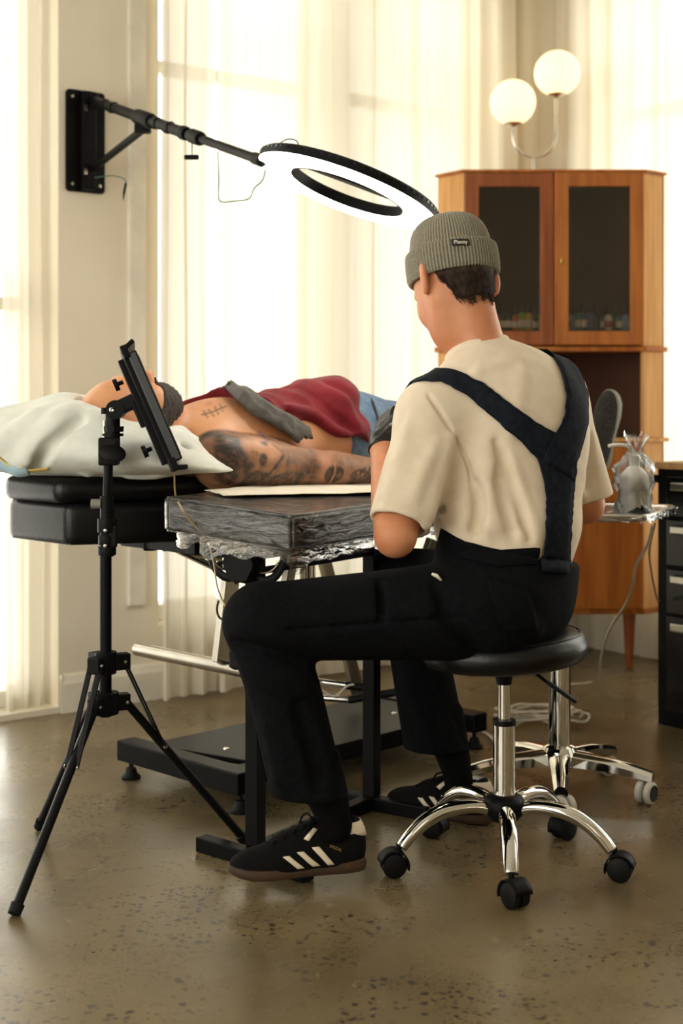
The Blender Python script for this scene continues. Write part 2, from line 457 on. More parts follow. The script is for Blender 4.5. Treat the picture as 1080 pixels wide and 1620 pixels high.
def add_glass(name, tint, gloss, rough):
    m = bpy.data.materials.new(name); m.use_nodes = True; MATS[name] = m
    nt = m.node_tree; nt.nodes.remove(nt.nodes['Principled BSDF']); out = nt.nodes['Material Output']
    tr = nt.nodes.new('ShaderNodeBsdfTransparent'); tr.inputs['Color'].default_value = tint
    gl = nt.nodes.new('ShaderNodeBsdfGlossy'); gl.inputs['Roughness'].default_value = rough
    fr = nt.nodes.new('ShaderNodeFresnel'); fr.inputs['IOR'].default_value = 1.5
    mu = nt.nodes.new('ShaderNodeMath'); mu.operation = 'MULTIPLY'; mu.inputs[1].default_value = gloss
    nt.links.new(fr.outputs[0], mu.inputs[0])
    mx = nt.nodes.new('ShaderNodeMixShader'); nt.links.new(mu.outputs[0], mx.inputs[0])
    nt.links.new(tr.outputs[0], mx.inputs[1]); nt.links.new(gl.outputs[0], mx.inputs[2]); nt.links.new(mx.outputs[0], out.inputs['Surface'])
add_glass('window_glass', (0.97, 0.985, 0.98, 1), 0.8, 0.0)
add_glass('cabinet_glass', (0.86, 0.82, 0.77, 1), 1.0, 0.02)

# polished concrete
def concrete():
    m = mat('concrete', (134, 117, 84), 0.3, col2=(96, 82, 57), nscale=2.2, nlo=0.3, nhi=0.7)
    nt = m.node_tree; b = nt.nodes['Principled BSDF']; b.inputs['Specular IOR Level'].default_value = 0.5
    base = b.inputs['Base Color'].links[0].from_socket
    tc = [n for n in nt.nodes if n.type == 'TEX_COORD'][0]
    def noise_(scale, det, dist=0.0):
        n = nt.nodes.new('ShaderNodeTexNoise'); n.inputs['Scale'].default_value = scale; n.inputs['Detail'].default_value = det; n.inputs['Distortion'].default_value = dist
        nt.links.new(tc.outputs['Object'], n.inputs['Vector']); return n.outputs['Fac']
    def ramp(src, p0, p1):
        r = nt.nodes.new('ShaderNodeMapRange'); r.inputs['From Min'].default_value = p0; r.inputs['From Max'].default_value = p1
        nt.links.new(src, r.inputs['Value']); return r.outputs[0]
    def mul(a, c):
        r = nt.nodes.new('ShaderNodeMath'); r.operation = 'MULTIPLY'
        for i, v in enumerate((a, c)):
            if isinstance(v, float): r.inputs[i].default_value = v
            else: nt.links.new(v, r.inputs[i])
        return r.outputs[0]
    def mixc(fac, c0, col):
        x = nt.nodes.new('ShaderNodeMix'); x.data_type = 'RGBA'; nt.links.new(fac, x.inputs[0]); nt.links.new(c0, x.inputs[6]); x.inputs[7].default_value = lin(col); return x.outputs[2]
    vor = nt.nodes.new('ShaderNodeTexVoronoi'); vor.inputs['Scale'].default_value = 58; vor.inputs['Randomness'].default_value = 1.0
    wob = nt.nodes.new('ShaderNodeTexNoise'); wob.inputs['Scale'].default_value = 55; wob.inputs['Detail'].default_value = 2; nt.links.new(tc.outputs['Object'], wob.inputs['Vector'])
    wv = nt.nodes.new('ShaderNodeVectorMath'); wv.operation = 'MULTIPLY_ADD'; wv.inputs[1].default_value = (0.022, 0.022, 0.022)
    nt.links.new(wob.outputs['Color'], wv.inputs[0]); nt.links.new(tc.outputs['Object'], wv.inputs[2])
    def sized(v_, k):
        nt.links.new(wv.outputs[0], v_.inputs['Vector'])
        sp = nt.nodes.new('ShaderNodeSeparateColor'); nt.links.new(v_.outputs['Color'], sp.inputs[0])
        a_ = nt.nodes.new('ShaderNodeMath'); a_.operation = 'MULTIPLY'; a_.inputs[1].default_value = k; nt.links.new(sp.outputs[0], a_.inputs[0])
        b_ = nt.nodes.new('ShaderNodeMath'); b_.operation = 'SUBTRACT'; nt.links.new(v_.outputs['Distance'], b_.inputs[0]); nt.links.new(a_.outputs[0], b_.inputs[1]); return b_.outputs[0]
    speck = mul(ramp(sized(vor, 0.5), 0.02, -0.06), ramp(noise_(3.4, 4, 0.8), 0.46, 0.57))
    vor2 = nt.nodes.new('ShaderNodeTexVoronoi'); vor2.inputs['Scale'].default_value = 150
    speck2 = mul(ramp(sized(vor2, 0.5), 0.02, -0.08), ramp(noise_(4.6, 4, 0.6), 0.46, 0.56))
    c = mixc(mul(ramp(noise_(1.1, 5, 0.6), 0.5, 0.72), 0.45), base, (82, 69, 47))
    c = mixc(mul(speck, 0.85), c, (50, 42, 40)); c = mixc(mul(speck2, 0.75), c, (64, 53, 42))
    c = mixc(mul(ramp(noise_(26.0, 5, 1.5), 0.68, 0.76), 0.4), c, (190, 172, 138))
    nt.links.new(c, b.inputs['Base Color'])
    r = nt.nodes.new('ShaderNodeMapRange'); r.inputs['To Min'].default_value = 0.14; r.inputs['To Max'].default_value = 0.44
    nt.links.new(noise_(4.0, 5), r.inputs['Value']); nt.links.new(r.outputs[0], b.inputs['Roughness'])
    bp = nt.nodes.new('ShaderNodeBump'); bp.inputs['Strength'].default_value = 0.12; bp.inputs['Distance'].default_value = 0.003
    nt.links.new(noise_(18.0, 6), bp.inputs['Height']); nt.links.new(bp.outputs[0], b.inputs['Normal'])
concrete()

# ================================================================== room shell
def room_slab(name, h0, h1, m, pad=0.3):
    c = [W_(A_END-pad, -pad), W_(AC+pad, -pad), W_(AC+pad, B_END+pad), W_(A_END-pad, B_END+pad)]
    mb = MB(); mb.prism([(p.x, p.y) for p in c], h0, h1)
    return struct(mb.build(name, m, smooth=False))
room_slab('floor', -0.06, 0.0, 'concrete')
room_slab('ceiling', ROOM_H, ROOM_H+0.1, 'ceiling_paint')
WT = 0.26
def wall(name, fr, s0, s1, opens):
    mb = MB()
    def blk(a, c, z0, z1):
        if c-a < 1e-4 or z1-z0 < 1e-4: return
        q = [fr(a, 0, 0), fr(c, 0, 0), fr(c, WT, 0), fr(a, WT, 0)]
        mb.prism([(p.x, p.y) for p in q], z0, z1)
    s = s0
    for (a, c, z0, z1) in sorted(opens):
        blk(s, a, 0, ROOM_H); blk(a, c, 0, z0); blk(a, c, z1, ROOM_H); s = c
    blk(s, s1, 0, ROOM_H)
    return struct(mb.build(name, 'wall_paint', smooth=False, fix=True))
def opens(side): return [v[1:] for v in WIN.values() if v[0] == side]
wall('wall_back', win_frame(2)[0], A_END-WT, AC+WT, opens('b0'))
wall('wall_right', win_frame(4)[0], 0.0, B_END+WT, opens('a1'))
wall('wall_left', win_frame(5)[0], 0.0, B_END+WT, opens('a0'))
wall('wall_front', win_frame(6)[0], A_END, AC, opens('b1'))

# baseboards
def baseboard(name, fr, s0, s1):
    mb = MB(); prof = [(0, 0), (0.016, 0), (0.016, 0.095), (0.012, 0.105), (0.008, 0.118), (0.004, 0.125), (0, 0.125)]
    rows = []
    for s in (s0, s1):
        rows.append([fr(s, -d, h) for (d, h) in prof])
    mb.grid(rows, close=True); mb.f.append(tuple(range(len(prof)))); mb.f.append(tuple(range(2*len(prof)-1, len(prof)-1, -1)))
    return struct(mb.build(name, 'trim_paint', smooth=False))
baseboard('baseboard_back', win_frame(2)[0], -0.016, AC)
baseboard('baseboard_right', win_frame(4)[0], 0.0, B_END)
mb = MB()
for i in range(1):
    q = [W_(-0.016, -0.24), W_(0.0, -0.24), W_(0.0, 0.0), W_(-0.016, 0.016)]
    mb.prism([(p.x, p.y) for p in q], 0, 0.125)
struct(mb.build('baseboard_left', 'trim_paint', smooth=False))
# window architrave piece showing on the pier beside the curtain
mb = MB()
q = [W_(0.235, 0.0), W_(0.30, 0.0), W_(0.30, 0.02), W_(0.235, 0.02)]
mb.prism([(p.x, p.y) for p in q], 0.33, 2.9)
struct(mb.build('trim_1', 'trim_paint', smooth=False, bevel=0.004))

# windows: sash frames, rails and panes inside the openings
def window(n, key, cols, rails):
    fr, nrm = win_frame(key); side, s0, s1, z0, z1 = WIN[key]
    e = bpy.data.objects.new('window_%d' % n, None); COL.objects.link(e); e.location = fr((s0+s1)/2, 0.15, z0); e['kind'] = 'structure'
    def piece(name, a, c, y0, y1, m='frame_paint', d0=0.14, d1=0.20):
        mb = MB(); q = [fr(a, d0, 0), fr(c, d0, 0), fr(c, d1, 0), fr(a, d1, 0)]
        mb.prism([(p.x, p.y) for p in q], y0, y1); return mb.build(name, m, e, smooth=False, bevel=0.003 if m == 'frame_paint' else 0, bseg=1)
    f = 0.055
    piece('frame_jamb', s0, s0+f, z0, z1); piece('frame_jamb', s1-f, s1, z0, z1)
    piece('frame_head', s0+f, s1-f, z1-f, z1); piece('frame_sill', s0+f, s1-f, z0, z0+f, d0=0.10)
    xs = [s0+f+(s1-s0-2*f)*i/cols for i in range(cols+1)]
    for x in xs[1:-1]: piece('mullion', x-0.02, x+0.02, z0+f, z1-f)
    zs = [z0+f]+list(rails)+[z1-f]
    for z in rails: 
        for i in range(cols): piece('rail', xs[i]+(0.02 if i else 0), xs[i+1]-(0.02 if i < cols-1 else 0), z-0.022, z+0.022)
    for i in range(cols):
        for j in range(len(zs)-1):
            piece('pane', xs[i], xs[i+1], zs[j], zs[j+1], 'window_glass', 0.168, 0.172)
    return e
window(1, 1, 3, [1.35])
window(2, 2, 1, [2.22])
window(3, 3, 1, [2.22])
window(4, 4, 3, [2.22])
window(5, 5, 6, [1.75])  # from here on: out-of-view windows added as fill light
window(6, 6, 3, [2.1])
window(7, 7, 3, [2.0])

# ================================================================== sheer curtains
def curtain(fr, s0, s1, off, folds, amp, label, h0=0.015, h1=2.98, seed=0, gather=0.0):
    rnd = random.Random(seed); n = max(24, int(folds*14)); rows_h = 14
    ph = rnd.random()*6; k2 = rnd.uniform(0.37, 0.6); mb = MB(); rows = []
    for j in range(rows_h+1):
        h = h0+(h1-h0)*j/rows_h; row = []
        for i in range(n+1):
            t = i/n; w = t*folds*2*PI
            am = amp*(1.0-0.25*j/rows_h)*(0.75+0.35*math.sin(w*k2+ph))
            o = off+am*math.sin(w+0.5*math.sin(w*0.5+ph))+0.006*math.sin(3*h+w*0.3+ph)
            s = s0+(s1-s0)*t+0.35*amp*math.sin(2*w+ph)*0.6+0.004*math.sin(2.2*h+ph)
            row.append(fr(s, -o, h))
        rows.append(row)
    mb.grid(rows)
    o = mb.build('sheer_curtain', 'sheer', None, fix=False, ang=0)
    return tag(o, label, 'curtain', 'sheer curtains along the windows')
fb = win_frame(2)[0]; fr_ = win_frame(4)[0]
curtain(fb, -0.192, -0.050, -0.055, 2.5, 0.022, 'narrow gathered white curtain at the far left window edge', seed=1)
curtain(fb, -0.62, -0.26, -0.06, 3, 0.02, 'white sheer curtain left of the narrow gathered one in the same window', seed=2)
curtain(fb, 0.305, 0.53, 0.085, 3.0, 0.030, 'first white sheer curtain right of the pier with the wall lamp', seed=3)
curtain(fb, 0.53, 1.04, 0.085, 4.0, 0.032, 'white sheer curtain hanging behind the lamp boom above the client', seed=4)
curtain(fb, 1.05, 1.74, 0.085, 5.0, 0.032, 'white sheer curtain behind the glowing ring light', seed=5)
curtain(fb, 1.75, 2.24, 0.07, 4.5, 0.03, 'white sheer curtain left of the room corner behind the globe lamp', seed=6)
curtain(fr_, 0.07, 0.66, 0.07, 5.0, 0.03, 'white sheer curtain right of the globe lamp behind the cabinet', seed=7)
curtain(fr_, 0.67, 1.5, 0.07, 6.0, 0.03, 'white sheer curtain at the right picture edge above the drawer unit', seed=8)

# ================================================================== corner cabinet
CBX, CBZ = 0.803, 5.39
FL = V(0.463, 5.39, 0); FR = V(1.144, 5.39, 0); RE = V(1.239, 5.464, 0); BK = V(0.884, 5.905, 0); LE = V(0.373, 5.515, 0)
PENT = [FL, FR, RE, BK, LE]
def ch(py): return CH-(py-YH)/FPX*CBZ
cab = thing('corner_cabinet', (CBX, 5.6, 0), 'tall teak corner cabinet with two glass doors standing in the room corner', 'cabinet')
def off_poly(poly, d):
    c = sum((p for p in poly), V(0,0,0))/len(poly); return [c+(p-c)*(1+d/((p-c).length)) for p in poly]
zt, zb, zmid, zlow, zfoot = ch(268), ch(972), ch(551), ch(693), 0.0
def slab(name, poly, z0, z1, m, bev=0.004): return MB().prism([(p.x, p.y) for p in poly], z0, z1).build(name, m, cab, smooth=False, bevel=bev)
slab('top', off_poly(PENT, 0.012), zt-0.012, zt, 'teak')
slab('middle_ledge', off_poly(PENT, 0.014), zmid-0.012, zmid+0.008, 'teak')
def panel(name, a, b, z0, z1, th, m, inset=0.0):
    d = (b-a).normalized(); n = V(-d.y, d.x, 0)
    a2 = a+n*inset; b2 = b+n*inset
    q = [a2, b2, b2+n*th, a2+n*th]; return MB().prism([(p.x, p.y) for p in q], z0, z1).build(name, m, cab, smooth=False, bevel=0.002, bseg=1)
up0, up1 = zmid+0.008, zt-0.012
panel('side_panel', LE, FL, up0, up1, 0.016, 'oak_side'); panel('side_panel', FR, RE, up0, up1, 0.016, 'oak_side')
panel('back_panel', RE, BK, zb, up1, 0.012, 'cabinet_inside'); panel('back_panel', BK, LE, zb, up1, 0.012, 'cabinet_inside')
# niche: side posts and floor slab
panel('side_panel', LE, FL, zlow, zmid-0.012, 0.016, 'oak_side'); panel('side_panel', FR, RE, zlow, zmid-0.012, 0.016, 'oak_side')
slab('lower_top', off_poly(PENT, 0.02), zlow-0.016, zlow, 'oak_side')
low0, low1 = zb+0.02, zlow-0.016
panel('side_panel', LE, FL, low0, low1, 0.016, 'oak_side'); panel('side_panel', FR, RE, low0, low1, 0.016, 'oak_side')
slab('base_rail', off_poly(PENT, 0.006), zb, zb+0.022, 'teak')
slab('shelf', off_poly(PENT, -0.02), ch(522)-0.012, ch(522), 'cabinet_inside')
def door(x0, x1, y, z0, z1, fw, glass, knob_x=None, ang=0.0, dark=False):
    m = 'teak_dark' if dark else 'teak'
    d = MB(); mb = MB()
    d.box(((x0+fw/2), y, (z0+z1)/2), (fw, 0.02, z1-z0)); 
    o = d.build('door', m, cab, smooth=False, bevel=0.003)
    for (xa, xb, za, zb_) in ((x1-fw, x1, z0, z1), (x0+fw, x1-fw, z1-fw, z1), (x0+fw, x1-fw, z0, z0+fw)):
        MB().box(((xa+xb)/2, y, (za+zb_)/2), (xb-xa, 0.02, zb_-za)).build('door_rail', m, o, smooth=False, bevel=0.003)
    if glass: MB().box(((x0+x1)/2, y+0.002, (z0+z1)/2), (x1-x0-2*fw, 0.004, z1-z0-2*fw)).build('pane', 'cabinet_glass', o, smooth=False)
    else: MB().box(((x0+x1)/2, y+0.003, (z0+z1)/2), (x1-x0-2*fw, 0.012, z1-z0-2*fw)).build('door_panel', m, o, smooth=False, bevel=0.002)
    if knob_x is not None:
        MB().box((knob_x, y-0.012, (z0+z1)/2-0.01), (0.012, 0.004, 0.022)).build('keyhole_plate', 'brass', o, smooth=False, bevel=0.002)
        MB().tube([(knob_x, y-0.012, (z0+z1)/2-0.01), (knob_x, y-0.02, (z0+z1)/2-0.01)], 0.003, 8).build('key_stub', 'brass', o)
    return o
dx = 0.335
dz0, dz1 = zmid+0.012, zt-0.016
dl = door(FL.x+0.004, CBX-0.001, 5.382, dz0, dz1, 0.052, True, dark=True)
dr = door(CBX+0.001, FR.x-0.004, 5.372, dz0, dz1, 0.052, True, knob_x=CBX+0.028)
for (xa, xb, dk) in ((FL.x+0.004, CBX-0.001, True), (CBX+0.001, FR.x-0.004, False)):
    MB().box(((xa+xb)/2, 5.382, (low0+low1)/2), (xb-xa, 0.02, low1-low0-0.006)).build('lower_door', 'teak', cab, smooth=False, bevel=0.003)
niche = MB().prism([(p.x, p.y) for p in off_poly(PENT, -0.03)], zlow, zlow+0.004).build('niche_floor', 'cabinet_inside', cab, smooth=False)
for p in (V(0.50, 5.44, 0), V(1.10, 5.44, 0), V(0.884, 5.80, 0)):
    MB().lathe([(0.010, 0.0), (0.014, 0.004), (0.024, zb*0.9), (0.025, zb)], p, seg=16).build('leg', 'teak_dark', cab)

# ink bottles behind the glass
ink = {'yellow': (214, 160, 40), 'orange': (206, 98, 40), 'dark green': (44, 84, 60), 'blue': (60, 84, 128), 'pale blue': (120, 160, 190), 'white': (214, 206, 190), 'red': (160, 44, 40), 'black': (26, 26, 28), 'lime': (126, 166, 60), 'teal': (56, 118, 128)}
for k, c in ink.items(): mat('ink_'+k.replace(' ', '_'), c, 0.35)
sh = ch(522)
ORD = ['leftmost', 'second from left', 'third from left', 'fourth from left', 'fifth from left', 'sixth from left', 'seventh from left', 'eighth from left', 'ninth from left', 'tenth from left', 'second from right', 'rightmost']
def bottle(x, y, colname, side, s=1.0, k=0):
    t = thing('ink_bottle', (x, y, sh), 'small %s ink bottle, %s in the row behind the %s glass door' % (colname, ORD[k], side), 'bottle', 'ink bottles behind the %s glass door' % side)
    m = 'ink_'+colname.replace(' ', '_'); c = V(x, y, sh)
    MB().lathe([(0.0, 0), (0.013*s, 0), (0.0145*s, 0.003), (0.0145*s, 0.05*s), (0.012*s, 0.058*s), (0.006*s, 0.062*s), (0.0, 0.062*s)], c, seg=12).build('bottle_body', m, t)
    MB().lathe([(0.0, 0.062*s), (0.0065*s, 0.062*s), (0.006*s, 0.072*s), (0.0025*s, 0.088*s), (0.0015*s, 0.096*s), (0.0, 0.097*s)], c, seg=10).build('nozzle_cap', 'ink_black', t)
    MB().lathe([(0.0150*s, 0.012*s), (0.0150*s, 0.036*s)], c, seg=12, cap=False).build('paper_label', 'ink_white' if colname != 'white' else 'ink_red', t) if random.random() < 0.6 else None
rr = random.Random(3)
left_cols = ['dark green', 'yellow', 'orange', 'yellow', 'red', 'dark green', 'black', 'orange', 'lime', 'yellow', 'dark green', 'lime']
for i, cn in enumerate(left_cols):
    bottle(0.495+0.0245*i, 5.445+rr.uniform(-0.012, 0.012), cn, 'left', rr.uniform(0.95, 1.15), i)
right_cols = ['white', 'pale blue', 'teal', 'blue', 'blue', 'black', 'blue', 'white', 'dark green', 'blue', 'pale blue', 'teal']
for i, cn in enumerate(right_cols):
    bottle(0.862+0.0225*i, 5.445+rr.uniform(-0.012, 0.012), cn, 'right', rr.uniform(0.95, 1.15), i)

# ================================================================== twin globe lamp
LZ = 5.55; ls = FPX/LZ
lamp = thing('table_lamp', P(843, 268, LZ), 'lit chrome table lamp with two white glass globes on the cabinet', 'lamp')
lamp.location.z = zt
lc = V(P(843, 0, LZ).x, LZ, zt)
MB().lathe([(0, 0), (0.095, 0), (0.098, 0.004), (0.094, 0.010), (0.02, 0.014), (0.0, 0.014)], lc, seg=40).build('base', 'chrome', lamp)
pb = P(843, 249, LZ); pl = P(811, 200, LZ); pr = P(879, 152, LZ)
MB().tube([lc+V(0,0,0.01), pb], 0.006, 10).build('stem', 'chrome', lamp)
xl, xr, zc_ = pl.x, pr.x, pb.z
rad = (xr-xl)/2; cx = (xl+xr)/2
pts = [V(xl, LZ, pl.z-0.01)]+[V(cx-rad*math.cos(a), LZ, zc_+rad-rad*math.sin(a)) for a in [PI*k/20 for k in range(21)]]+[V(xr, LZ, pr.z-0.01)]
MB().tube(pts, 0.006, 10).build('curved_arm', 'chrome', lamp)
for (px, py) in ((811, 162), (881, 116)):
    c = P(px, py, LZ); R = 36.2/ls
    prof = [(R*math.sin(a), -R*math.cos(a)) for a in [0.42+(PI-0.42)*k/24 for k in range(25)]]; prof[-1] = (0.0, R)
    g = MB().lathe(prof, c, seg=40).build('globe', 'globe_glow', lamp)
    MB().lathe([(0, -R*1.0-0.006), (0.006, -R-0.006), (0.030, -R*0.95), (R*0.43, -R*0.90), (R*0.40, -R*0.86), (0, -R*0.86)], c, seg=28).build('globe_holder', 'chrome', lamp)

# ================================================================== wall boom with ring light
ring = thing('wall_ring_light', W_(0.07, 0.0, 1.5), 'black wall mounted boom carrying a lit ring light over the client', 'lamp')
PZ0 = P(0, 304, 4.72).z; PZ1 = P(0, 143, 4.72).z
def rrect(w, h, r, n=5):
    out = []
    for (cx_, cy_, a0) in ((w/2-r, h/2-r, 0), (-w/2+r, h/2-r, PI/2), (-w/2+r, -h/2+r, PI), (w/2-r, -h/2+r, 1.5*PI)):
        for k in range(n+1): a = a0+PI/2*k/n; out.append((cx_+r*math.cos(a), cy_+r*math.sin(a)))
    return out
RW1 = Matrix((D1, Vector((0,0,1)), D2)).transposed()        # local x along wall, y up, z into room
pc = W_(0.075, 0.0, (PZ0+PZ1)/2); ph_ = PZ1-PZ0
MB().prism(rrect(0.142, ph_, 0.014), 0.0, 0.012, pc, RW1).build('wall_plate', 'black_metal', ring, smooth=False, bevel=0.002)
for sx in (-0.05, 0.05):
    for sy in (-1, 1):
        MB().lathe([(0, 0.018), (0.006, 0.016), (0.008, 0.011)], pc+RW1@V(sx, sy*(ph_/2-0.025), 0), RW1, 12).build('screw', 'steel', ring)
MB().box(pc+RW1@V(0.0, 0, 0.027), (0.05, ph_*0.97, 0.03), RW1).build('wall_channel', 'black_metal', ring, smooth=False, bevel=0.006)
for sy in (0.62, -0.62):
    MB().box(pc+RW1@V(-0.018, sy*ph_/2, 0.043), (0.012, 0.02, 0.004), RW1).build('slot', 'steel', ring, smooth=False)
b0 = W_(0.085, 0.06, 0)+V(0, 0, P(0, 157, 4.66).z); b1 = P(408, 252, 3.72)
bd = (b1-b0).normalized()
def bp_(t): return b0+(b1-b0)*t
MB().tube([bp_(-0.02), bp_(0.62)], 0.0165, 16).build('boom_tube', 'black_metal', ring)
MB().tube([bp_(0.6), bp_(1.0)], 0.0125, 16).build('boom_extension', 'black_metal', ring)
MB().tube([bp_(-0.03)+V(0,0,0.02), bp_(-0.03)-V(0,0,0.03)], 0.022, 14).build('pivot', 'black_metal', ring)
for (ta, tb, r) in ((0.30, 0.40, 0.024), (0.585, 0.62, 0.021), (0.64, 0.70, 0.021)):
    MB().tube([bp_(ta), bp_(ta+0.01), bp_(tb-0.01), bp_(tb)], [r*0.9, r, r, r*0.9], 16).build('clamp_collar', 'black_plastic', ring)
sc_ = bp_(0.34); MB().box(sc_-V(0, 0, 0.032), (0.05, 0.03, 0.03)).build('strut_bracket', 'black_plastic', ring, smooth=False, bevel=0.005)
st0 = W_(0.085, 0.05, 0)+V(0, 0, P(0, 262, 4.66).z)
MB().tube([st0, sc_-V(0, 0, 0.036)], 0.012, 12).build('brace_strut', 'black_metal', ring)
kn = bp_(0.645)-V(0, 0, 0.02)
MB().tube([kn, kn-V(0, 0, 0.035)], 0.004, 8).build('screw_stem', 'steel', ring)
MB().box(kn-V(0, 0, 0.042), (0.042, 0.012, 0.014)).build('wing_knob', 'black_plastic', ring, smooth=False, bevel=0.004)
for ta in (0.06, 0.12, 0.42, 0.50):
    pts = []
    for k in range(13):
        a = 2*PI*k/12; c = bp_(ta+0.03*k/12); o1 = bd.orthogonal().normalized(); o2 = bd.cross(o1)
        pts.append(c+(o1*math.cos(a)+o2*math.sin(a))*0.018)
    MB().tube(pts, 0.0022, 6).build('cable_wrap', 'black_rubber', ring)
# the ring: body torus-like band with LED face below
rcn = P(549, 303, 3.70); RD = 0.247
Mx = V(math.cos(math.radians(20.3)), 0.02, -math.sin(math.radians(20.3))).normalized(); By = V(0.0, 1.0, -0.085).normalized()
Nz = Mx.cross(By).normalized(); By = Nz.cross(Mx)
RR = Matrix((Mx, By, Nz)).transposed()
MB().lathe([(RD, 0.0), (RD, 0.020), (RD-0.006, 0.026), (RD-0.092, 0.026), (RD-0.096, 0.020), (RD-0.096, -0.004), (RD-0.092, -0.004)], rcn, RR, 96, cap=False).build('ring_housing', 'black_plastic', ring, ang=30)
MB().lathe([(RD-0.002, 0.0), (RD-0.006, -0.004), (RD-0.088, -0.004), (RD-0.092, 0.0)], rcn, RR, 96, cap=False).build('led_diffuser', 'led_white', ring, ang=0)
for k in range(72):
    a = 2*PI*k/72
    MB().box(rcn+RR@V(math.cos(a)*(RD-0.001), math.sin(a)*(RD-0.001), 0.0165), (0.004, 0.009, 0.007), RR@Matrix.Rotation(a, 3, 'Z')).build('vent_slot', 'black_gloss', ring, smooth=False)
e = rcn-Mx*RD
MB().tube([b1-bd*0.02, b1+bd*0.02, e+Nz*0.012+Mx*0.01], [0.016, 0.017, 0.013], 12).build('ring_bracket', 'black_plastic', ring)
MB().bar(rcn-Mx*(RD-0.07)+Nz*0.026, rcn+Mx*(RD-0.07)+Nz*0.026, 0.035, 0.008, Nz).build('phone_bar', 'black_plastic', ring, smooth=False, bevel=0.003)
def cord(pts, r, name, m, parent, n=8): return MB().tube(smooth_path(pts, n), r, 6).build(name, m, parent, ang=0)
cord([P(344, 240, 3.9), P(346, 285, 3.9), P(347, 317, 3.88), P(372, 318, 3.85), P(394, 314, 3.8), P(402, 298, 3.8), P(415, 285, 3.75), P(420, 268, 3.7)], 0.0017, 'power_cord', 'cable_green', ring)
cord([P(438, 240, 3.66), P(444, 226, 3.66), P(457, 220, 3.66), P(470, 224, 3.66), P(471, 236, 3.66)], 0.0017, 'power_cord', 'cable_green', ring)
MB().tube([P(472, 232, 3.66), P(470, 248, 3.66)], 0.004, 8).build('cord_plug', 'black_rubber', ring)
cord([P(150, 281, 4.62), P(175, 278, 4.6), P(192, 281, 4.58), P(199, 288, 4.58), P(197, 302, 4.58)], 0.0018, 'power_cord', 'cable_green', ring)
MB().tube([P(199, 290, 4.58), P(196, 305, 4.58), P(195, 317, 4.58)], [0.004, 0.004, 0.001], 8).build('cord_plug', 'black_rubber', ring)

# ================================================================== tattoo bed
UB = V(0.703, 0.711, 0).normalized(); VB = V(UB.y, -UB.x, 0)         # along the bed (head -> feet), across towards the camera side
BC = V(-0.09, 4.047, 0)
def B_(u, v, h=0.0): return BC+UB*u+VB*v+V(0, 0, h)
bed = thing('treatment_bed', B_(0, 0, 0), 'black vinyl tattoo bed on a black steel base with chrome struts', 'bed')
RB = Matrix((UB, VB, V(0,0,1))).transposed()                          # left handed pair is fine for boxes
def puff(poly, z0, z1, name, parent, r=0.022, m='black_vinyl'):
    return MB().prism([(B_(u, v).x, B_(u, v).y) for (u, v) in poly], z0, z1).build(name, m, parent, bevel=r, bseg=4, ang=60)
bed_poly = [(-0.905, -0.13), (-0.905, 0.125), (-0.56, 0.31), (0.80, 0.31), (1.15, 0.12), (1.15, -0.12), (0.80, -0.31), (-0.56, -0.31)]
puff(bed_poly, 0.692, 0.79, 'mattress', bed)
head_poly = [(-0.925, -0.12), (-0.925, 0.115), (-0.60, 0.27), (-0.36, 0.27), (-0.36, -0.27), (-0.60, -0.27)]
puff(head_poly, 0.79, 0.848, 'headrest_cushion', bed, 0.026)
# piping along the lower edge
for z in (0.697, 0.785):
    loop = [B_(u*0.987, v*0.955, z) for (u, v) in bed_poly]; loop.append(loop[0])
    MB().tube(loop, 0.004, 6).build('piping', 'black_vinyl', bed)
# under frame
for v in (-0.2, 0.2):
    MB().bar(B_(-0.6, v, 0.672), B_(0.85, v, 0.672), 0.035, 0.035).build('frame_rail', 'black_metal', bed, smooth=False, bevel=0.003)
for u in (-0.5, 0.0, 0.6):
    MB().bar(B_(u, -0.2, 0.655), B_(u, 0.2, 0.655), 0.03, 0.03).build('frame_cross_bar', 'black_metal', bed, smooth=False, bevel=0.003)
# base plate, rails and levelling feet
MB().prism([(B_(u, v).x, B_(u, v).y) for (u, v) in ((-0.44, -0.17), (-0.36, 0.2), (0.46, 0.2), (0.46, -0.17))], 0.085, 0.1).build('base_plate', 'black_metal', bed, smooth=False, bevel=0.003)
for u in (-0.46, 0.46):
    MB().bar(B_(u, -0.25, 0.078), B_(u, 0.25, 0.078), 0.06, 0.055).build('base_cross_bar', 'black_metal', bed, smooth=False, bevel=0.004)
for v in (-0.17, 0.17):
    MB().bar(B_(-0.43, v, 0.072), B_(0.43, v, 0.072), 0.05, 0.045).build('base_rail', 'black_metal', bed, smooth=False, bevel=0.004)
for u in (-0.46, 0.46):
    for v in (-0.225, 0.225):
        MB().lathe([(0, 0), (0.026, 0), (0.027, 0.006), (0.018, 0.014), (0.013, 0.03), (0.006, 0.032), (0.006, 0.06), (0, 0.06)], B_(u, v), seg=20).build('levelling_foot', 'black_rubber', bed)
for (u, v) in ((-0.33, 0.02), (0.3, 0.05), (0.35, -0.1)):
    MB().lathe([(0.0, 0.104), (0.008, 0.103), (0.009, 0.1)], B_(u, v), seg=12).build('bolt', 'steel', bed)
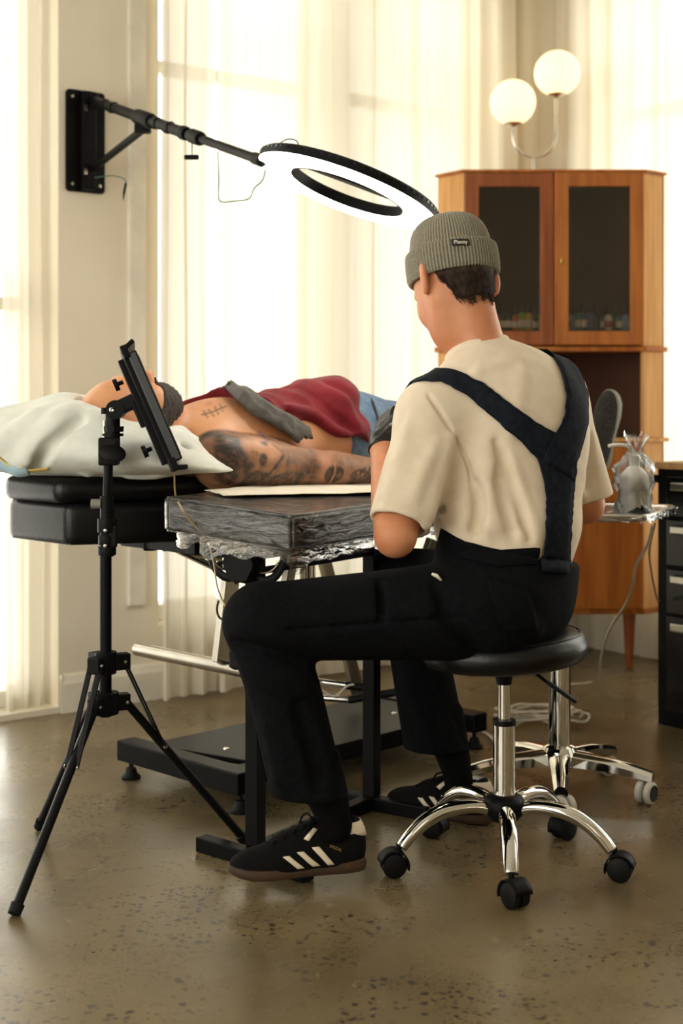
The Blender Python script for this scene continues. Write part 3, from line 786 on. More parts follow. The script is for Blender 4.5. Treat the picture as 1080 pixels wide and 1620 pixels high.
# lift: centre column, chrome cross bar, perforated strut and foot bars
MB().tube([B_(0.0, -0.015, 0.1), B_(0.0, -0.015, 0.66)], 0.027, 20).build('lift_column', 'chrome', bed)
MB().tube([B_(0.03, -0.06, 0.1), B_(0.03, -0.06, 0.66)], 0.018, 16).build('lift_column', 'chrome', bed)
MB().tube([B_(-0.33, -0.37, 0.318), B_(-0.33, 0.36, 0.318)], 0.0185, 20).build('cross_tube', 'steel', bed)
s0 = B_(-0.335, 0.005, 0.33); s1 = B_(-0.29, 0.01, 0.66)
MB().bar(s0, s1, 0.05, 0.022, V(0.7, -0.7, 0)).build('perforated_strut', 'steel', bed, smooth=False, bevel=0.003)
for k in range(7):
    c = s0+(s1-s0)*(0.2+0.11*k)
    MB().tube([c+VB*0.013+UB*0.012, c+VB*0.009+UB*0.012], 0.005, 10).build('strut_hole', 'black_gloss', bed)
MB().bar(B_(-0.33, 0.2, 0.33), B_(-0.25, 0.2, 0.66), 0.03, 0.022, V(0.7, -0.7, 0)).build('perforated_strut', 'steel', bed, smooth=False, bevel=0.003)
MB().bar(B_(0.30, -0.1, 0.14), B_(0.12, -0.1, 0.66), 0.04, 0.022, V(0.7, -0.7, 0)).build('perforated_strut', 'steel', bed, smooth=False, bevel=0.003)
MB().bar(B_(0.36, 0.15, 0.62), B_(0.25, 0.1, 0.3), 0.04, 0.022, V(0.7, -0.7, 0)).build('perforated_strut', 'steel', bed, smooth=False, bevel=0.003)
for (pa, pb_, pc_) in (((500, 1078), (548, 1084), (600, 1090)), ((498, 1103), (552, 1107), (625, 1095))):
    a, b, c = P(*pa, 3.98), P(*pb_, 3.95), P(*pc_, 3.92)
    MB().tube([a, b], 0.009, 10).build('foot_bar', 'chrome', bed); MB().tube([b, c], 0.011, 10).build('foot_bar_grip', 'black_rubber', bed)
cord([P(500, 1068, 3.96), P(508, 1090, 3.95), P(530, 1101, 3.94), P(548, 1086, 3.93), P(560, 1083, 3.93)], 0.003, 'cable', 'cable_white', bed)
# wire brackets under the head end
for (a, b) in (((250, 858, 3.78), (345, 903, 3.66)), ((285, 856, 3.8), (352, 890, 3.7)), ((258, 870, 3.75), (300, 864, 3.82)), ((300, 878, 3.76), (350, 884, 3.7)), ((262, 858, 3.86), (340, 896, 3.82))):
    MB().tube([P(*a), P(*b)], 0.0055, 8).build('wire_bracket', 'steel', bed)
c = P(238, 862, 3.76); MB().box(c+V(0, 0, 0.0), (0.036, 0.036, 0.03)).build('rubber_block', 'black_rubber', bed, smooth=False, bevel=0.006)
c = P(347, 899, 3.7); MB().box(c, (0.016, 0.016, 0.034)).build('rubber_block', 'black_rubber', bed, smooth=False, bevel=0.004)
cord([P(346, 950, 3.7), P(343, 965, 3.7), P(348, 978, 3.7), P(358, 977, 3.7), P(362, 965, 3.7)], 0.003, 'cable', 'black_rubber', bed)

# ================================================================== armrest work table wrapped in film
WP = V(0.5, 0.866, 0); PP = V(-0.866, 0.5, 0)
KP = V(-0.104, 2.99, 0)
TILT = 0.085
def T_(a, b, h=0.0): return KP+WP*a+PP*b+V(0, 0, h+TILT*b)
tab = thing('armrest_table', (-0.06, 3.38, 0), 'black work table with a thick padded top wrapped in clear film', 'table')
PADA, PADB = 0.74, 0.33
ph0, ph1 = 0.718, 0.788
def pad_box(grow, z0, z1):
    mb = MB(); a0, a1, b0_, b1_ = -grow, PADA+grow, -grow, PADB+grow
    vs = [T_(a, b, z) for z in (z0, z1) for (a, b) in ((a0, b0_), (a1, b0_), (a1, b1_), (a0, b1_))]
    return mb.add(vs, [(3,2,1,0),(4,5,6,7),(0,1,5,4),(1,2,6,5),(2,3,7,6),(3,0,4,7)])
pad_box(0.0, ph0, ph1).build('padded_top', 'black_vinyl', tab, bevel=0.020, bseg=4, ang=60)
# film wrap with ripples (real relief)
def film_wrap():
    me = bpy.data.meshes.new('film_wrap'); mb = pad_box(0.004, ph0-0.004, ph1+0.003); me.from_pydata(mb.v, [], mb.f)
    bm = bmesh.new(); bm.from_mesh(me); bmesh.ops.recalc_face_normals(bm, faces=bm.faces)
    bmesh.ops.bevel(bm, geom=list(bm.edges), offset=0.006, segments=2, affect='EDGES')
    bmesh.ops.triangulate(bm, faces=bm.faces)
    for _ in range(6):
        es = [e for e in bm.edges if e.calc_length() > 0.014]
        if not es: break
        bmesh.ops.subdivide_edges(bm, edges=es, cuts=1); bmesh.ops.triangulate(bm, faces=[f for f in bm.faces if len(f.verts) > 3])
    bm.normal_update()
    for v in bm.verts:
        q = v.co-KP; la = q.dot(WP); lb = q.dot(PP); lz = q.z
        n = noise.noise(V(la*9, lb*8, lz*60+la*12))*0.7+noise.noise(V(la*14+5, lb*22, lz*20))*0.5
        v.co += v.normal*(0.0012*n+0.0006)
    bm.to_mesh(me); bm.free(); return link('film_wrap', me, 'cling_film', tab, True, None, 0, 0)
film_wrap()
# hanging loose film under the pad edges
def film_skirt(pts, drop, seed):
    rnd = random.Random(seed); path = smooth_path(pts, 10); rows = []
    for j in range(7):
        t = j/6; row = []
        for i, p in enumerate(path):
            d = drop*(0.55+0.45*noise.noise(V(i*0.23, seed, 0)))*t
            w = 0.010*noise.noise(V(i*0.5, t*4, seed))*t
            row.append(p+V(w, -w*0.8+0.03*t*noise.noise(V(i*0.2, 9, seed)), -d+0.006*noise.noise(V(i*0.9, t*6, seed+3))))
        rows.append(row)
    MB().grid(rows).build('loose_film', 'cling_film_loose', tab, fix=False, ang=0)
film_skirt([T_(0.0, 0.30, ph0), T_(0.0, 0.18, ph0), T_(0.02, 0.03, ph0), T_(0.2, 0.005, ph0), T_(0.42, 0.005, ph0), T_(0.7, 0.005, ph0)], 0.045, 1)
film_skirt([T_(0.03, 0.26, ph0), T_(0.04, 0.12, ph0), T_(0.08, 0.03, ph0), T_(0.3, 0.03, ph0), T_(0.55, 0.03, ph0)], 0.08, 5)
# frame
Q1 = V(-0.193, 3.19, 0); Q2 = V(0.076, 3.59, 0)
QD = (Q2-Q1).normalized(); QP = V(QD.y, -QD.x, 0)
for q in (Q1, Q2):
    MB().bar(q+V(0, 0, 0.035), q+V(0, 0, 0.69), 0.034, 0.034, QD).build('post', 'black_metal', tab, smooth=False, bevel=0.003)
    zt_ = 0.712+TILT*((q-KP).dot(PP))
    MB().bar(q+QP*0.14+V(0, 0, zt_-0.012-TILT*0.13), q-QP*0.14+V(0, 0, zt_-0.012+TILT*0.13), 0.05, 0.02).build('top_bracket', 'black_metal', tab, smooth=False, bevel=0.003)
MB().bar(Q1+V(0, 0, 0.02), Q2+V(0, 0, 0.02), 0.034, 0.034).build('floor_link', 'black_metal', tab, smooth=False, bevel=0.003)
MB().bar(Q1+V(0, 0, 0.648), Q2+V(0, 0, 0.648), 0.02, 0.014).build('upper_link', 'black_metal', tab, smooth=False, bevel=0.002)
MB().bar(Q1+V(0, 0, 0.688)-QP*0.05, Q2+V(0, 0, 0.688)-QP*0.05, 0.1, 0.03).build('top_beam', 'black_metal', tab, smooth=False, bevel=0.003)
MB().bar(G(318, 1345)+V(0, 0, 0.0175), V(-0.07, 3.05, 0.0175), 0.036, 0.033).build('foot_beam', 'black_metal', tab, smooth=False, bevel=0.003)
MB().bar(Q2-QP*0.13+V(0, 0, 0.0175), Q2+QP*0.17+V(0, 0, 0.0175), 0.036, 0.033).build('foot_beam', 'black_metal', tab, smooth=False, bevel=0.003)
# tilt bracket: two curved slotted cheeks and a round knob at the first post
for s in (-0.05, 0.05):
    c = Q1+QP*s+V(0, 0, 0.70)-QD*0.035
    pts = [c+(QP*0+V(0, 0, -0.065*math.sin(a))+QP*0.055*math.cos(a)) for a in [PI*k/14 for k in range(15)]]
    MB().tube(pts, 0.010, 8, flat=0.4, up=QD).build('tilt_cheek', 'black_metal', tab)
    MB().tube([p+V(0, 0, 0.018)-QD*0.004 for p in pts[3:12]], 0.003, 6).build('tilt_slot', 'steel', tab)
c = Q1-QD*0.045+V(0, 0, 0.672)
RQ = Matrix((QP, V(0, 0, 1), -QD)).transposed()
MB().lathe([(0, -0.02), (0.042, -0.02), (0.045, -0.012), (0.045, 0.012), (0.04, 0.02), (0, 0.02)], c, RQ, 20, rib=lambda a, z: 1+0.06*math.cos(6*a)).build('tilt_knob', 'black_plastic', tab)
c = Q1-QP*0.036+V(0, 0, 0.452)-QD*0.01
MB().lathe([(0, -0.012), (0.026, -0.012), (0.03, 0), (0.026, 0.012), (0, 0.012)], c, Matrix((QD, V(0,0,1), -QP)).transposed(), 20, rib=lambda a, z: 1+0.14*math.cos(5*a)).build('height_knob', 'black_plastic', tab)
cord([P(276, 745, 3.30), P(277, 780, 3.26), P(285, 800, 3.1), P(300, 822, 3.1), P(318, 842, 3.12), P(330, 862, 3.14), P(338, 890, 3.15), P(344, 930, 3.14), P(356, 958, 3.12), P(364, 972, 3.12)], 0.0022, 'machine_cord', 'cable_tan', tab)

# paper towel on the pad under the arm
def sheet(name, corners, n, m, amp, seed, label, cat, lift=0.0):
    A, B, C, D = [Vector(c) for c in corners]; rows = []
    for i in range(n+1):
        u = i/n; row = []
        for j in range(n+1):
            v = j/n; p = (A*(1-u)+B*u)*(1-v)+(D*(1-u)+C*u)*v
            row.append(p+V(0, 0, lift+amp*noise.noise(V(u*5, v*5, seed))+amp*0.6*abs(noise.noise(V(u*13, v*3, seed+2)))))
        rows.append(row)
    o = MB().grid(rows).build(name, m, None, fix=False, ang=0, solid=0.0012)
    return tag(o, label, cat)
sheet('paper_towel', [T_(0.10, 0.24, ph1), T_(0.70, 0.02, ph1), T_(0.72, 0.30, ph1), T_(0.14, 0.325, ph1)], 20, 'paper', 0.003, 2, 'white paper towel spread on the wrapped pad under the tattooed arm', 'paper', 0.010)

# ================================================================== tripod tablet stand
TZ = 3.17; TX = (167-540)/FPX*TZ; TP = V(TX, TZ, 0)
tri = thing('tablet_stand', TP, 'black folding tripod stand with a tilting tablet holder in front of the bed', 'stand')
def tz(py): return CH-(py-YH)/FPX*TZ
feet = [G(22, 1451), G(388, 1334), G(62, 1312)]
zt1, zb1 = tz(1048), tz(1112)
for zc2, hh, rr2 in ((zt1, 0.024, 0.03), (zb1, 0.024, 0.036)):
    MB().lathe([(0.017, -hh), (rr2*0.8, -hh), (rr2*0.82, hh), (0.017, hh), (0.017, -hh)], TP+V(0, 0, zc2), seg=18, cap=False).build('leg_collar', 'black_plastic', tri)
for k, ft in enumerate(feet):
    d = (ft-TP); R_ = d.length; d.normalize(); n = d.cross(V(0, 0, 1))
    top = TP+d*0.045+V(0, 0, zb1); bot = ft+V(0, 0, 0.006)
    lg = MB().tube([top, top+(bot-top)*0.96], 0.0125, 12, flat=0.75).build('leg', 'black_metal', tri)
    MB().tube([top+(bot-top)*0.955, bot], [0.0145, 0.0135], 12).build('foot_cap', 'black_rubber', lg)
    jn = top+(bot-top)*0.31
    for s in (-1, 1):
        MB().bar(TP+d*0.042+n*0.012*s+V(0, 0, zt1), jn+n*0.012*s, 0.004, 0.013, n).build('brace', 'black_metal', lg, smooth=False, bevel=0.001, bseg=1)
        for q in (TP+d*0.042+V(0, 0, zt1), TP+d*0.046+V(0, 0, zb1), jn):
            MB().lathe([(0, 0.004), (0.004, 0.003), (0.005, 0)], q+n*0.0145*s, Matrix((d, V(0,0,1), n*s)).transposed(), 10).build('rivet', 'steel', lg)
    for zc2 in (zt1, zb1):
        MB().box(TP+d*0.036+V(0, 0, zc2), (0.036, 0.030, 0.036), Matrix((d, n, V(0,0,1))).transposed()).build('hinge_block', 'black_plastic', lg, smooth=False, bevel=0.003)
MB().tube([TP+V(0, 0, zb1-0.03), TP+V(0, 0, tz(870))], 0.0135, 16).build('pole', 'black_metal', tri)
MB().tube([TP+V(0.003, 0, tz(880)), TP+V(0.003, 0, tz(785))], 0.0155, 16).build('pole_sleeve', 'black_metal', tri)
MB().tube([TP+V(0.004, 0, tz(790)), TP+V(0.008, 0, tz(690))], 0.0105, 16).build('inner_pole', 'black_metal', tri)
for (y0, y1, w) in ((878, 865, 0.020), (862, 846, 0.019), (842, 820, 0.021)):
    MB().lathe([(0.013, 0), (w, 0), (w*1.03, 0.004), (w*1.03, tz(y1)-tz(y0)-0.004), (w, tz(y1)-tz(y0)), (0.013, tz(y1)-tz(y0))], TP+V(0.003, 0, tz(y0)), seg=16).build('clamp_collar', 'black_plastic', tri)
MB().box(TP+V(0.018, -0.008, tz(848)), (0.018, 0.014, 0.05)).build('flip_lever', 'black_plastic', tri, smooth=False, bevel=0.004)
for py in (862, 838):
    MB().lathe([(0, 0.003), (0.004, 0.002), (0.0045, 0)], TP+V(0.003, -0.022, tz(py)), Matrix(((1,0,0),(0,0,-1),(0,1,0))), 10).build('rivet', 'steel', tri)
MB().tube([TP+V(-0.01, 0, tz(797)), TP+V(-0.032, 0, tz(797))], 0.011, 12).build('lock_knob', 'grey_plastic', tri)
# head: cold shoe clamp, lever, swivel, arm
hd = TP+V(0.008, 0, 0)
MB().box(hd+V(0.0, 0, tz(714)), (0.044, 0.04, 0.062)).build('head_clamp', 'black_plastic', tri, smooth=False, bevel=0.005)
MB().lathe([(0, -0.006), (0.016, -0.004), (0.021, 0), (0.016, 0.004), (0, 0.006)], hd+V(0.012, -0.024, tz(716)), Matrix.Rotation(math.radians(14), 3, 'Y')@Matrix.Rotation(math.radians(68), 3, 'X'), 20, sx=1.4).build('clamp_lever', 'black_plastic', tri)
MB().tube([hd+V(-0.012, 0, tz(712)), hd+V(-0.01, 0, tz(665))], 0.006, 10).build('stud', 'steel', tri)
MB().tube([hd+V(-0.011, 0, tz(655)), hd+V(-0.011, 0, tz(645))], 0.007, 10).build('stud_cap', 'black_rubber', tri)
MB().tube([hd+V(0.008, 0, tz(712)), hd+V(0.008, 0, tz(652))], 0.0165, 14).build('swivel_post', 'black_plastic', tri)
MB().lathe([(0.0, 0), (0.024, 0), (0.024, 0.006), (0, 0.006)], hd+V(0.008, 0, tz(690)), seg=18).build('swivel_disc', 'black_plastic', tri)
MB().lathe([(0.0, 0), (0.021, 0), (0.022, 0.012), (0, 0.012)], hd+V(0.010, 0, tz(683)), seg=18, rib=lambda a, z: 1+0.04*math.cos(9*a)).build('tightening_wheel', 'black_plastic', tri)
pA = P(184, 648, TZ); pB = P(232, 625, TZ)
MB().bar(pA-V(0.008, 0, 0.003), pB, 0.036, 0.034).build('tilt_arm', 'black_plastic', tri, smooth=False, bevel=0.006)
MB().lathe([(0, -0.02), (0.021, -0.02), (0.022, 0), (0.021, 0.02), (0, 0.02)], pA, Matrix.Rotation(PI/2, 3, 'X'), 18).build('tilt_joint', 'black_plastic', tri)
MB().lathe([(0, 0.021), (0.004, 0.023), (0.006, 0.02)], pA+V(0, -0.042, 0)*1.0, Matrix.Rotation(PI/2, 3, 'X'), 10).build('joint_screw', 'steel', tri)
# holder frame seen edge-on: spine, spring rails, lips
h0_, h1_ = P(196, 556, TZ), P(276, 742, TZ)
hx = (h1_-h0_).normalized(); hn = V(-hx.z, 0, hx.x)
if hn.x < 0: hn = -hn
hy = V(TX, TZ, 0).normalized(); hy = (hy-hx*hy.dot(hx)).normalized(); hn = hx.cross(hy)
if hn.x < 0: hn = -hn
RH = Matrix((hx, hy, hn)).transposed()
mid = (h0_+h1_)/2; HL = (h1_-h0_).length
MB().box(mid-hn*0.014, (HL*0.88, 0.07, 0.016), RH).build('holder_spine', 'black_plastic', tri, smooth=False, bevel=0.003)
for s in (-1, 1):
    MB().box(mid+hy*s*0.075-hn*0.003, (HL*0.98, 0.02, 0.012), RH).build('holder_rail', 'black_plastic', tri, smooth=False, bevel=0.003)
for e_, s in ((h0_, -1), (h1_, 1)):
    MB().box(e_-hx*s*0.01, (0.03, 0.2, 0.016), RH).build('holder_jaw', 'black_plastic', tri, smooth=False, bevel=0.003)
    MB().box(e_+hx*s*0.002+hn*0.014, (0.010, 0.2, 0.026), RH@Matrix.Rotation(0.35*s, 3, 'Y')).build('jaw_lip', 'black_plastic', tri, smooth=False, bevel=0.003)
    k = e_-hx*s*0.062-hn*0.028
    MB().tube([k, k-hn*0.014], 0.005, 10).build('knob_stem', 'black_plastic', tri)
    MB().tube([k-hn*0.012, k-hn*0.022], 0.014, 14).build('jaw_knob', 'black_plastic', tri)
MB().box(mid-hn*0.022-hx*0.0, (0.06, 0.05, 0.02), RH).build('holder_mount', 'black_plastic', tri, smooth=False, bevel=0.004)
tb = thing('tablet', mid+hn*0.012, 'dark tablet seen edge-on, clamped in the tripod holder', 'tablet')
MB().box(mid+hn*0.012, (HL*0.90, 0.19, 0.022), RH).build('tablet_body', 'black_gloss', tb, smooth=False, bevel=0.004)
MB().box(mid+hn*0.0235, (HL*0.82, 0.175, 0.0012), RH).build('screen', 'black_gloss', tb, smooth=False)

# ================================================================== swivel stool
SCN = V(0.36, 3.15, 0)
stool = thing('swivel_stool', SCN, 'round black swivel stool on a chrome five-star base under the artist', 'stool')
def caster(c, yaw, par, mats, wheel_r=0.027, hood=True):
    """twin wheel caster: c on the floor under the stem"""
    d = V(math.cos(yaw), math.sin(yaw), 0); ax = V(-d.y, d.x, 0); wc = c+d*0.012+V(0, 0, wheel_r)
    Rw = Matrix((d, V(0, 0, 1), -ax)).transposed()
    root = MB().tube([c+V(0, 0, wheel_r*1.2), c+V(0, 0, 0.07)], 0.006, 8).build('caster', mats[2], par)
    for s in (-1, 1):
        MB().lathe([(0, -0.009), (wheel_r*0.82, -0.009), (wheel_r*0.98, -0.006), (wheel_r, 0), (wheel_r*0.98, 0.006), (wheel_r*0.82, 0.009), (0, 0.009)], wc+ax*0.0125*s, Rw, 22).build('wheel', mats[0], root)
        if mats[1]: MB().lathe([(0, 0.0), (wheel_r*0.72, 0.0), (wheel_r*0.70, 0.002), (0, 0.002)], wc+ax*(0.0125+0.0095)*s, Rw if s < 0 else Matrix((d, V(0,0,-1), ax)).transposed(), 18).build('hub_cap', mats[1], root)
    if hood:
        rows = []
        for k in range(11):
            a = -0.3+(PI+0.1)*k/10; r = wheel_r*1.16
            rows.append([wc+d*math.cos(a+0.0)*(-r)+V(0, 0, math.sin(a)*r)+ax*w for w in (-0.022, -0.012, 0.012, 0.022)])
        MB().grid(rows).build('hood', mats[2], root, fix=False, ang=0, solid=0.003)
    return root
hubz = 0.134
for k in range(5):
    a = math.radians(-93+72*k); d = V(math.cos(a), math.sin(a), 0)
    pr_ = [(0.028, hubz-0.008), (0.06, hubz+0.004), (0.10, hubz+0.006), (0.145, hubz-0.001), (0.185, hubz-0.020), (0.218, hubz-0.048), (0.238, hubz-0.072)]
    pts = smooth_path([SCN+d*r+V(0, 0, z) for (r, z) in pr_], 5); n = len(pts)
    MB().tube(pts, [0.0155+0.0035*math.sin(PI*i/(n-1)) for i in range(n)], 14, flat=0.85, up=V(0, 0, 1)).build('base_arm', 'chrome', stool, ang=0)
    caster(SCN+d*0.244, math.radians([-60, -20, 40, 150, 190][k]), stool, ('black_rubber', None, 'black_plastic'))
MB().lathe([(0, hubz-0.03), (0.03, hubz-0.03), (0.046, hubz-0.012), (0.047, hubz+0.010), (0.04, hubz+0.022), (0.026, hubz+0.028), (0, hubz+0.028)], SCN, seg=32).build('hub', 'black_plastic', stool)
def sz(py): return CH-(py-YH)/FPX*SCN.y
MB().lathe([(0, hubz+0.02), (0.0245, hubz+0.02), (0.0245, sz(1146)), (0, sz(1146))], SCN, seg=32).build('column_sleeve', 'chrome', stool)
MB().lathe([(0.0, sz(1146)), (0.026, sz(1146)), (0.0255, sz(1138)), (0.0, sz(1138))], SCN, seg=28).build('column_cap', 'black_plastic', stool)
MB().lathe([(0.0, sz(1140)), (0.0135, sz(1140)), (0.0135, sz(1070)), (0.0, sz(1070))], SCN, seg=24).build('gas_lift', 'chrome', stool)
MB().lathe([(0.0, sz(1082)), (0.0165, sz(1082)), (0.02, sz(1068)), (0.0, sz(1068))], SCN, seg=24).build('lift_collar', 'black_plastic', stool)
RT = Matrix.Rotation(math.radians(-3.0), 3, 'Y')
SR = 0.186; st = V(0.36, 3.15, 0.452)
MB().lathe([(0, 0.0), (SR-0.03, 0.0), (SR-0.012, 0.006), (SR-0.002, 0.02), (SR, 0.036), (SR-0.004, 0.05), (SR-0.012, 0.060), (SR-0.03, 0.068), (SR-0.06, 0.072), (0, 0.07)], st, RT, 64).build('seat', 'black_vinyl', stool, ang=0)
MB().tube([st+RT@V(math.cos(2*PI*k/48)*(SR-0.017), math.sin(2*PI*k/48)*(SR-0.017), 0.0635) for k in range(49)], 0.0022, 6).build('seat_piping', 'black_vinyl', stool, ang=0)
MB().lathe([(0, -0.012), (0.09, -0.012), (0.10, 0.0), (0, 0.0)], st, RT, 24).build('seat_plate', 'black_metal', stool)
la, lb = P(848, 1066, 3.13), P(868, 1082, 3.11)
MB().tube([la, lb], 0.004, 8).build('lever_rod', 'black_metal', stool)
MB().bar(lb-V(0.004, 0, -0.004), P(912, 1111, 3.09), 0.022, 0.009, V(0.4, 0, 1)).build('lever_paddle', 'black_plastic', stool, bevel=0.004)

# ================================================================== instrument tray on a wheeled stand
TC = V(0.575, 3.75, 0)
stand = thing('tray_stand', TC, 'wheeled chrome stand with a film covered instrument tray right of the artist', 'tray stand')
for k in range(5):
    a = math.radians(-98+72*k); d = V(math.cos(a), math.sin(a), 0); ax = V(-d.y, d.x, 0)
    rows = []
    for (r, w, zt_, zb_) in ((0.015, 0.032, 0.114, 0.078), (0.06, 0.029, 0.111, 0.074), (0.13, 0.024, 0.104, 0.072), (0.20, 0.020, 0.092, 0.064), (0.248, 0.017, 0.080, 0.056)):
        rows.append([TC+d*r+ax*x*w+V(0, 0, z) for (x, z) in ((-1, zb_), (-1, zt_-0.012), (-0.55, zt_-0.002), (0, zt_), (0.55, zt_-0.002), (1, zt_-0.012), (1, zb_))])
    mb = MB().grid(rows, close=True); m_ = 7; L_ = len(rows)
    mb.f.append(tuple(range(m_-1, -1, -1))); mb.f.append(tuple((L_-1)*m_+i for i in range(m_)))
    mb.build('base_arm', 'chrome', stand, ang=35)
    caster(TC+d*0.235, math.radians([-60, -130, 200, 160, -30][k]), stand, ('caster_rim', 'black_plastic', 'black_plastic'), 0.029, False)
MB().lathe([(0, 0.07), (0.05, 0.07), (0.052, 0.10), (0.04, 0.12), (0.0285, 0.125), (0.0285, 0.40), (0.030, 0.40), (0.030, 0.42), (0.018, 0.425), (0.018, 0.715), (0, 0.715)], TC, seg=32).build('column', 'chrome', stand, ang=30)
e1 = V(0.40, 0.917, 0); e2 = V(-0.917, 0.40, 0)
kc = V(0.787, 3.67, 0)
def Tr(a, b, h): return kc+e1*a+e2*b+V(0, 0, h)
TL, TW, th = 0.40, 0.46, 0.728
rows = []
for (ins, z) in ((0.03, -0.016), (0.014, -0.012), (0.008, 0.004), (0.0, 0.006), (-0.006, 0.002)):
    q = [Tr(ins, ins, th+z), Tr(TL-ins, ins, th+z), Tr(TL-ins, TW-ins, th+z), Tr(ins, TW-ins, th+z)]
    ring_ = []
    for i in range(4):
        p0 = q[i]; p1 = q[(i+1) % 4]; pm = q[i-1]; r = 0.03
        ring_ += [p0+(pm-p0).normalized()*r, p0+((pm-p0).normalized()+(p1-p0).normalized())*r*0.3, p0+(p1-p0).normalized()*r]
    rows.append(ring_)
mb = MB().grid(rows, close=True); mb.f.append(tuple(range(12)))
mb.build('tray', 'steel', stand, ang=30, fix=False, solid=0.0015)
MB().bar(TC+V(0, 0, 0.708), Tr(TL*0.5, TW*0.45, 0.708), 0.05, 0.01).build('tray_bracket', 'chrome', stand, smooth=False, bevel=0.003)
mb_rows = []
per = [Tr(-0.006, TW*0.9, th), Tr(-0.008, TW*0.5, th), Tr(-0.008, 0.05, th), Tr(0.0, -0.006, th), Tr(0.1, -0.008, th), Tr(0.25, -0.008, th), Tr(TL*0.97, -0.008, th)]
path = smooth_path(per, 12)
for j in range(6):
    t = j/5; mb_rows.append([p+V(0.004*noise.noise(V(i*0.6, t*3, 2)), -0.004*t+0.01*noise.noise(V(i*0.4, t*3, 4))*t, -0.026*t*(0.6+0.6*noise.noise(V(i*0.35, 1, 1)))+0.004) for i, p in enumerate(path)])
MB().grid(mb_rows).build('cling_wrap', 'cling_film_loose', stand, fix=False, ang=0)
top = [[Tr(TL*(0.02+0.96*i/14), TW*(0.02+0.96*j/14), th+0.002+0.003*noise.noise(V(i*0.7, j*0.5, 3))) for j in range(15)] for i in range(15)]
MB().grid(top).build('cling_wrap', 'cling_film_loose', stand, fix=False, ang=0)

# wash bottle in a clear bag, crumpled black wipe
BB = V(P(1003, 0, 3.86).x, 3.86, th-0.008)
wb = thing('wash_bottle', BB, 'white squeeze bottle with a bent spout inside a clear bag on the tray', 'bottle')
prof = [(0, 0), (0.036, 0), (0.039, 0.004), (0.039, 0.098), (0.035, 0.112), (0.020, 0.128), (0.014, 0.132), (0.014, 0.145), (0, 0.145)]
MB().lathe(prof, BB, seg=28).build('bottle_body', 'white_plastic', wb)
MB().lathe([(0, 0.145), (0.016, 0.145), (0.016, 0.16), (0.006, 0.165), (0, 0.165)], BB, seg=20).build('bottle_cap', 'white_plastic', wb)
MB().tube(smooth_path([BB+V(0, 0, 0.16), BB+V(-0.004, 0, 0.176), BB+V(-0.022, 0, 0.188), BB+V(-0.05, 0, 0.190), BB+V(-0.071, 0, 0.186)], 6), [0.005]*24+[0.004], 10).build('bent_spout', 'white_plastic', wb, ang=0)
rows = []
for j in range(22):
    t = j/21
    r = 0.050-0.006*math.sin(t*9) if t < 0.58 else 0.046*(1-(t-0.58)/0.22)+0.012 if t < 0.80 else 0.012+0.022*(t-0.80)/0.20
    z = 0.002+0.215*t
    rows.append([BB+V(math.cos(2*PI*k/36)*r*(1+0.30*noise.noise(V(math.cos(2*PI*k/36)*3.0, math.sin(2*PI*k/36)*3.0, t*7))), math.sin(2*PI*k/36)*r*(1+0.16*noise.noise(V(k*0.5, t*5, 7))), z+0.030*t*t*noise.noise(V(k*0.9, t*2, 9))) + V(0.012*max(0, t-0.6), 0, 0) for k in range(36)])
MB().grid(rows, close=True).build('clear_bag', 'bag_film', wb, fix=False, ang=0)
rows = [[BB+V(-0.032+0.075*i/12, -0.062+0.035*j/8, 0.004+0.016*math.sin(PI*i/12)*math.sin(PI*j/8)*(1+1.0*noise.noise(V(i*0.8, j*0.8, 4)))+0.002) for j in range(9)] for i in range(13)]
tag(MB().grid(rows).build('crumpled_wipe', 'black_gloss', None, fix=False, ang=0, solid=0.001), 'crumpled black wipe lying on the tray before the bottle', 'wipe')

# ================================================================== black drawer unit at the right edge
TB = V(1.006, 4.526, 0); td = D2.copy(); tn = D1.copy()
def U_(s, d, h): return TB+td*s+tn*d+V(0, 0, h)
unit = thing('drawer_unit', U_(0.3, 0.2, 0), 'black steel tool drawer unit with chrome handles at the right edge', 'drawers')
UH = 0.812
def ubox(name, s0_, s1_, d0_, d1_, z0, z1, m, bev=0.003, par=None):
    q = [U_(s0_, d0_, 0), U_(s1_, d0_, 0), U_(s1_, d1_, 0), U_(s0_, d1_, 0)]
    return MB().prism([(p.x, p.y) for p in q], z0, z1).build(name, m, par or unit, smooth=False, bevel=bev)
ubox('carcass', 0, 0.66, 0.0, 0.42, 0.0, UH, 'black_metal')
ubox('top_board', -0.005, 0.68, -0.01, 0.43, UH, UH+0.022, 'board_wood')
ubox('corner_tab', -0.02, 0.01, -0.004, 0.02, UH-0.045, UH-0.02, 'black_metal')
for (z0, z1) in ((0.665, 0.79), (0.51, 0.655), (0.36, 0.50), (0.05, 0.35)):
    d_ = ubox('drawer_front', 0.045, 0.615, -0.014, 0.0, z0, z1, 'black_gloss')
    hz = z1-0.03
    ubox('handle', 0.075, 0.585, -0.034, -0.014, hz-0.013, hz+0.013, 'steel', 0.004, d_)
spk = thing('speaker_box', U_(0.16, 0.2, UH+0.022), 'small dark box standing on the drawer unit at the right edge', 'box')
ubox('box_body', 0.10, 0.24, 0.10, 0.22, UH+0.022, UH+0.10, 'black_plastic', 0.004, spk); ubox('box_face', 0.11, 0.23, 0.096, 0.10, UH+0.03, UH+0.092, 'black_rubber', 0.0, spk)

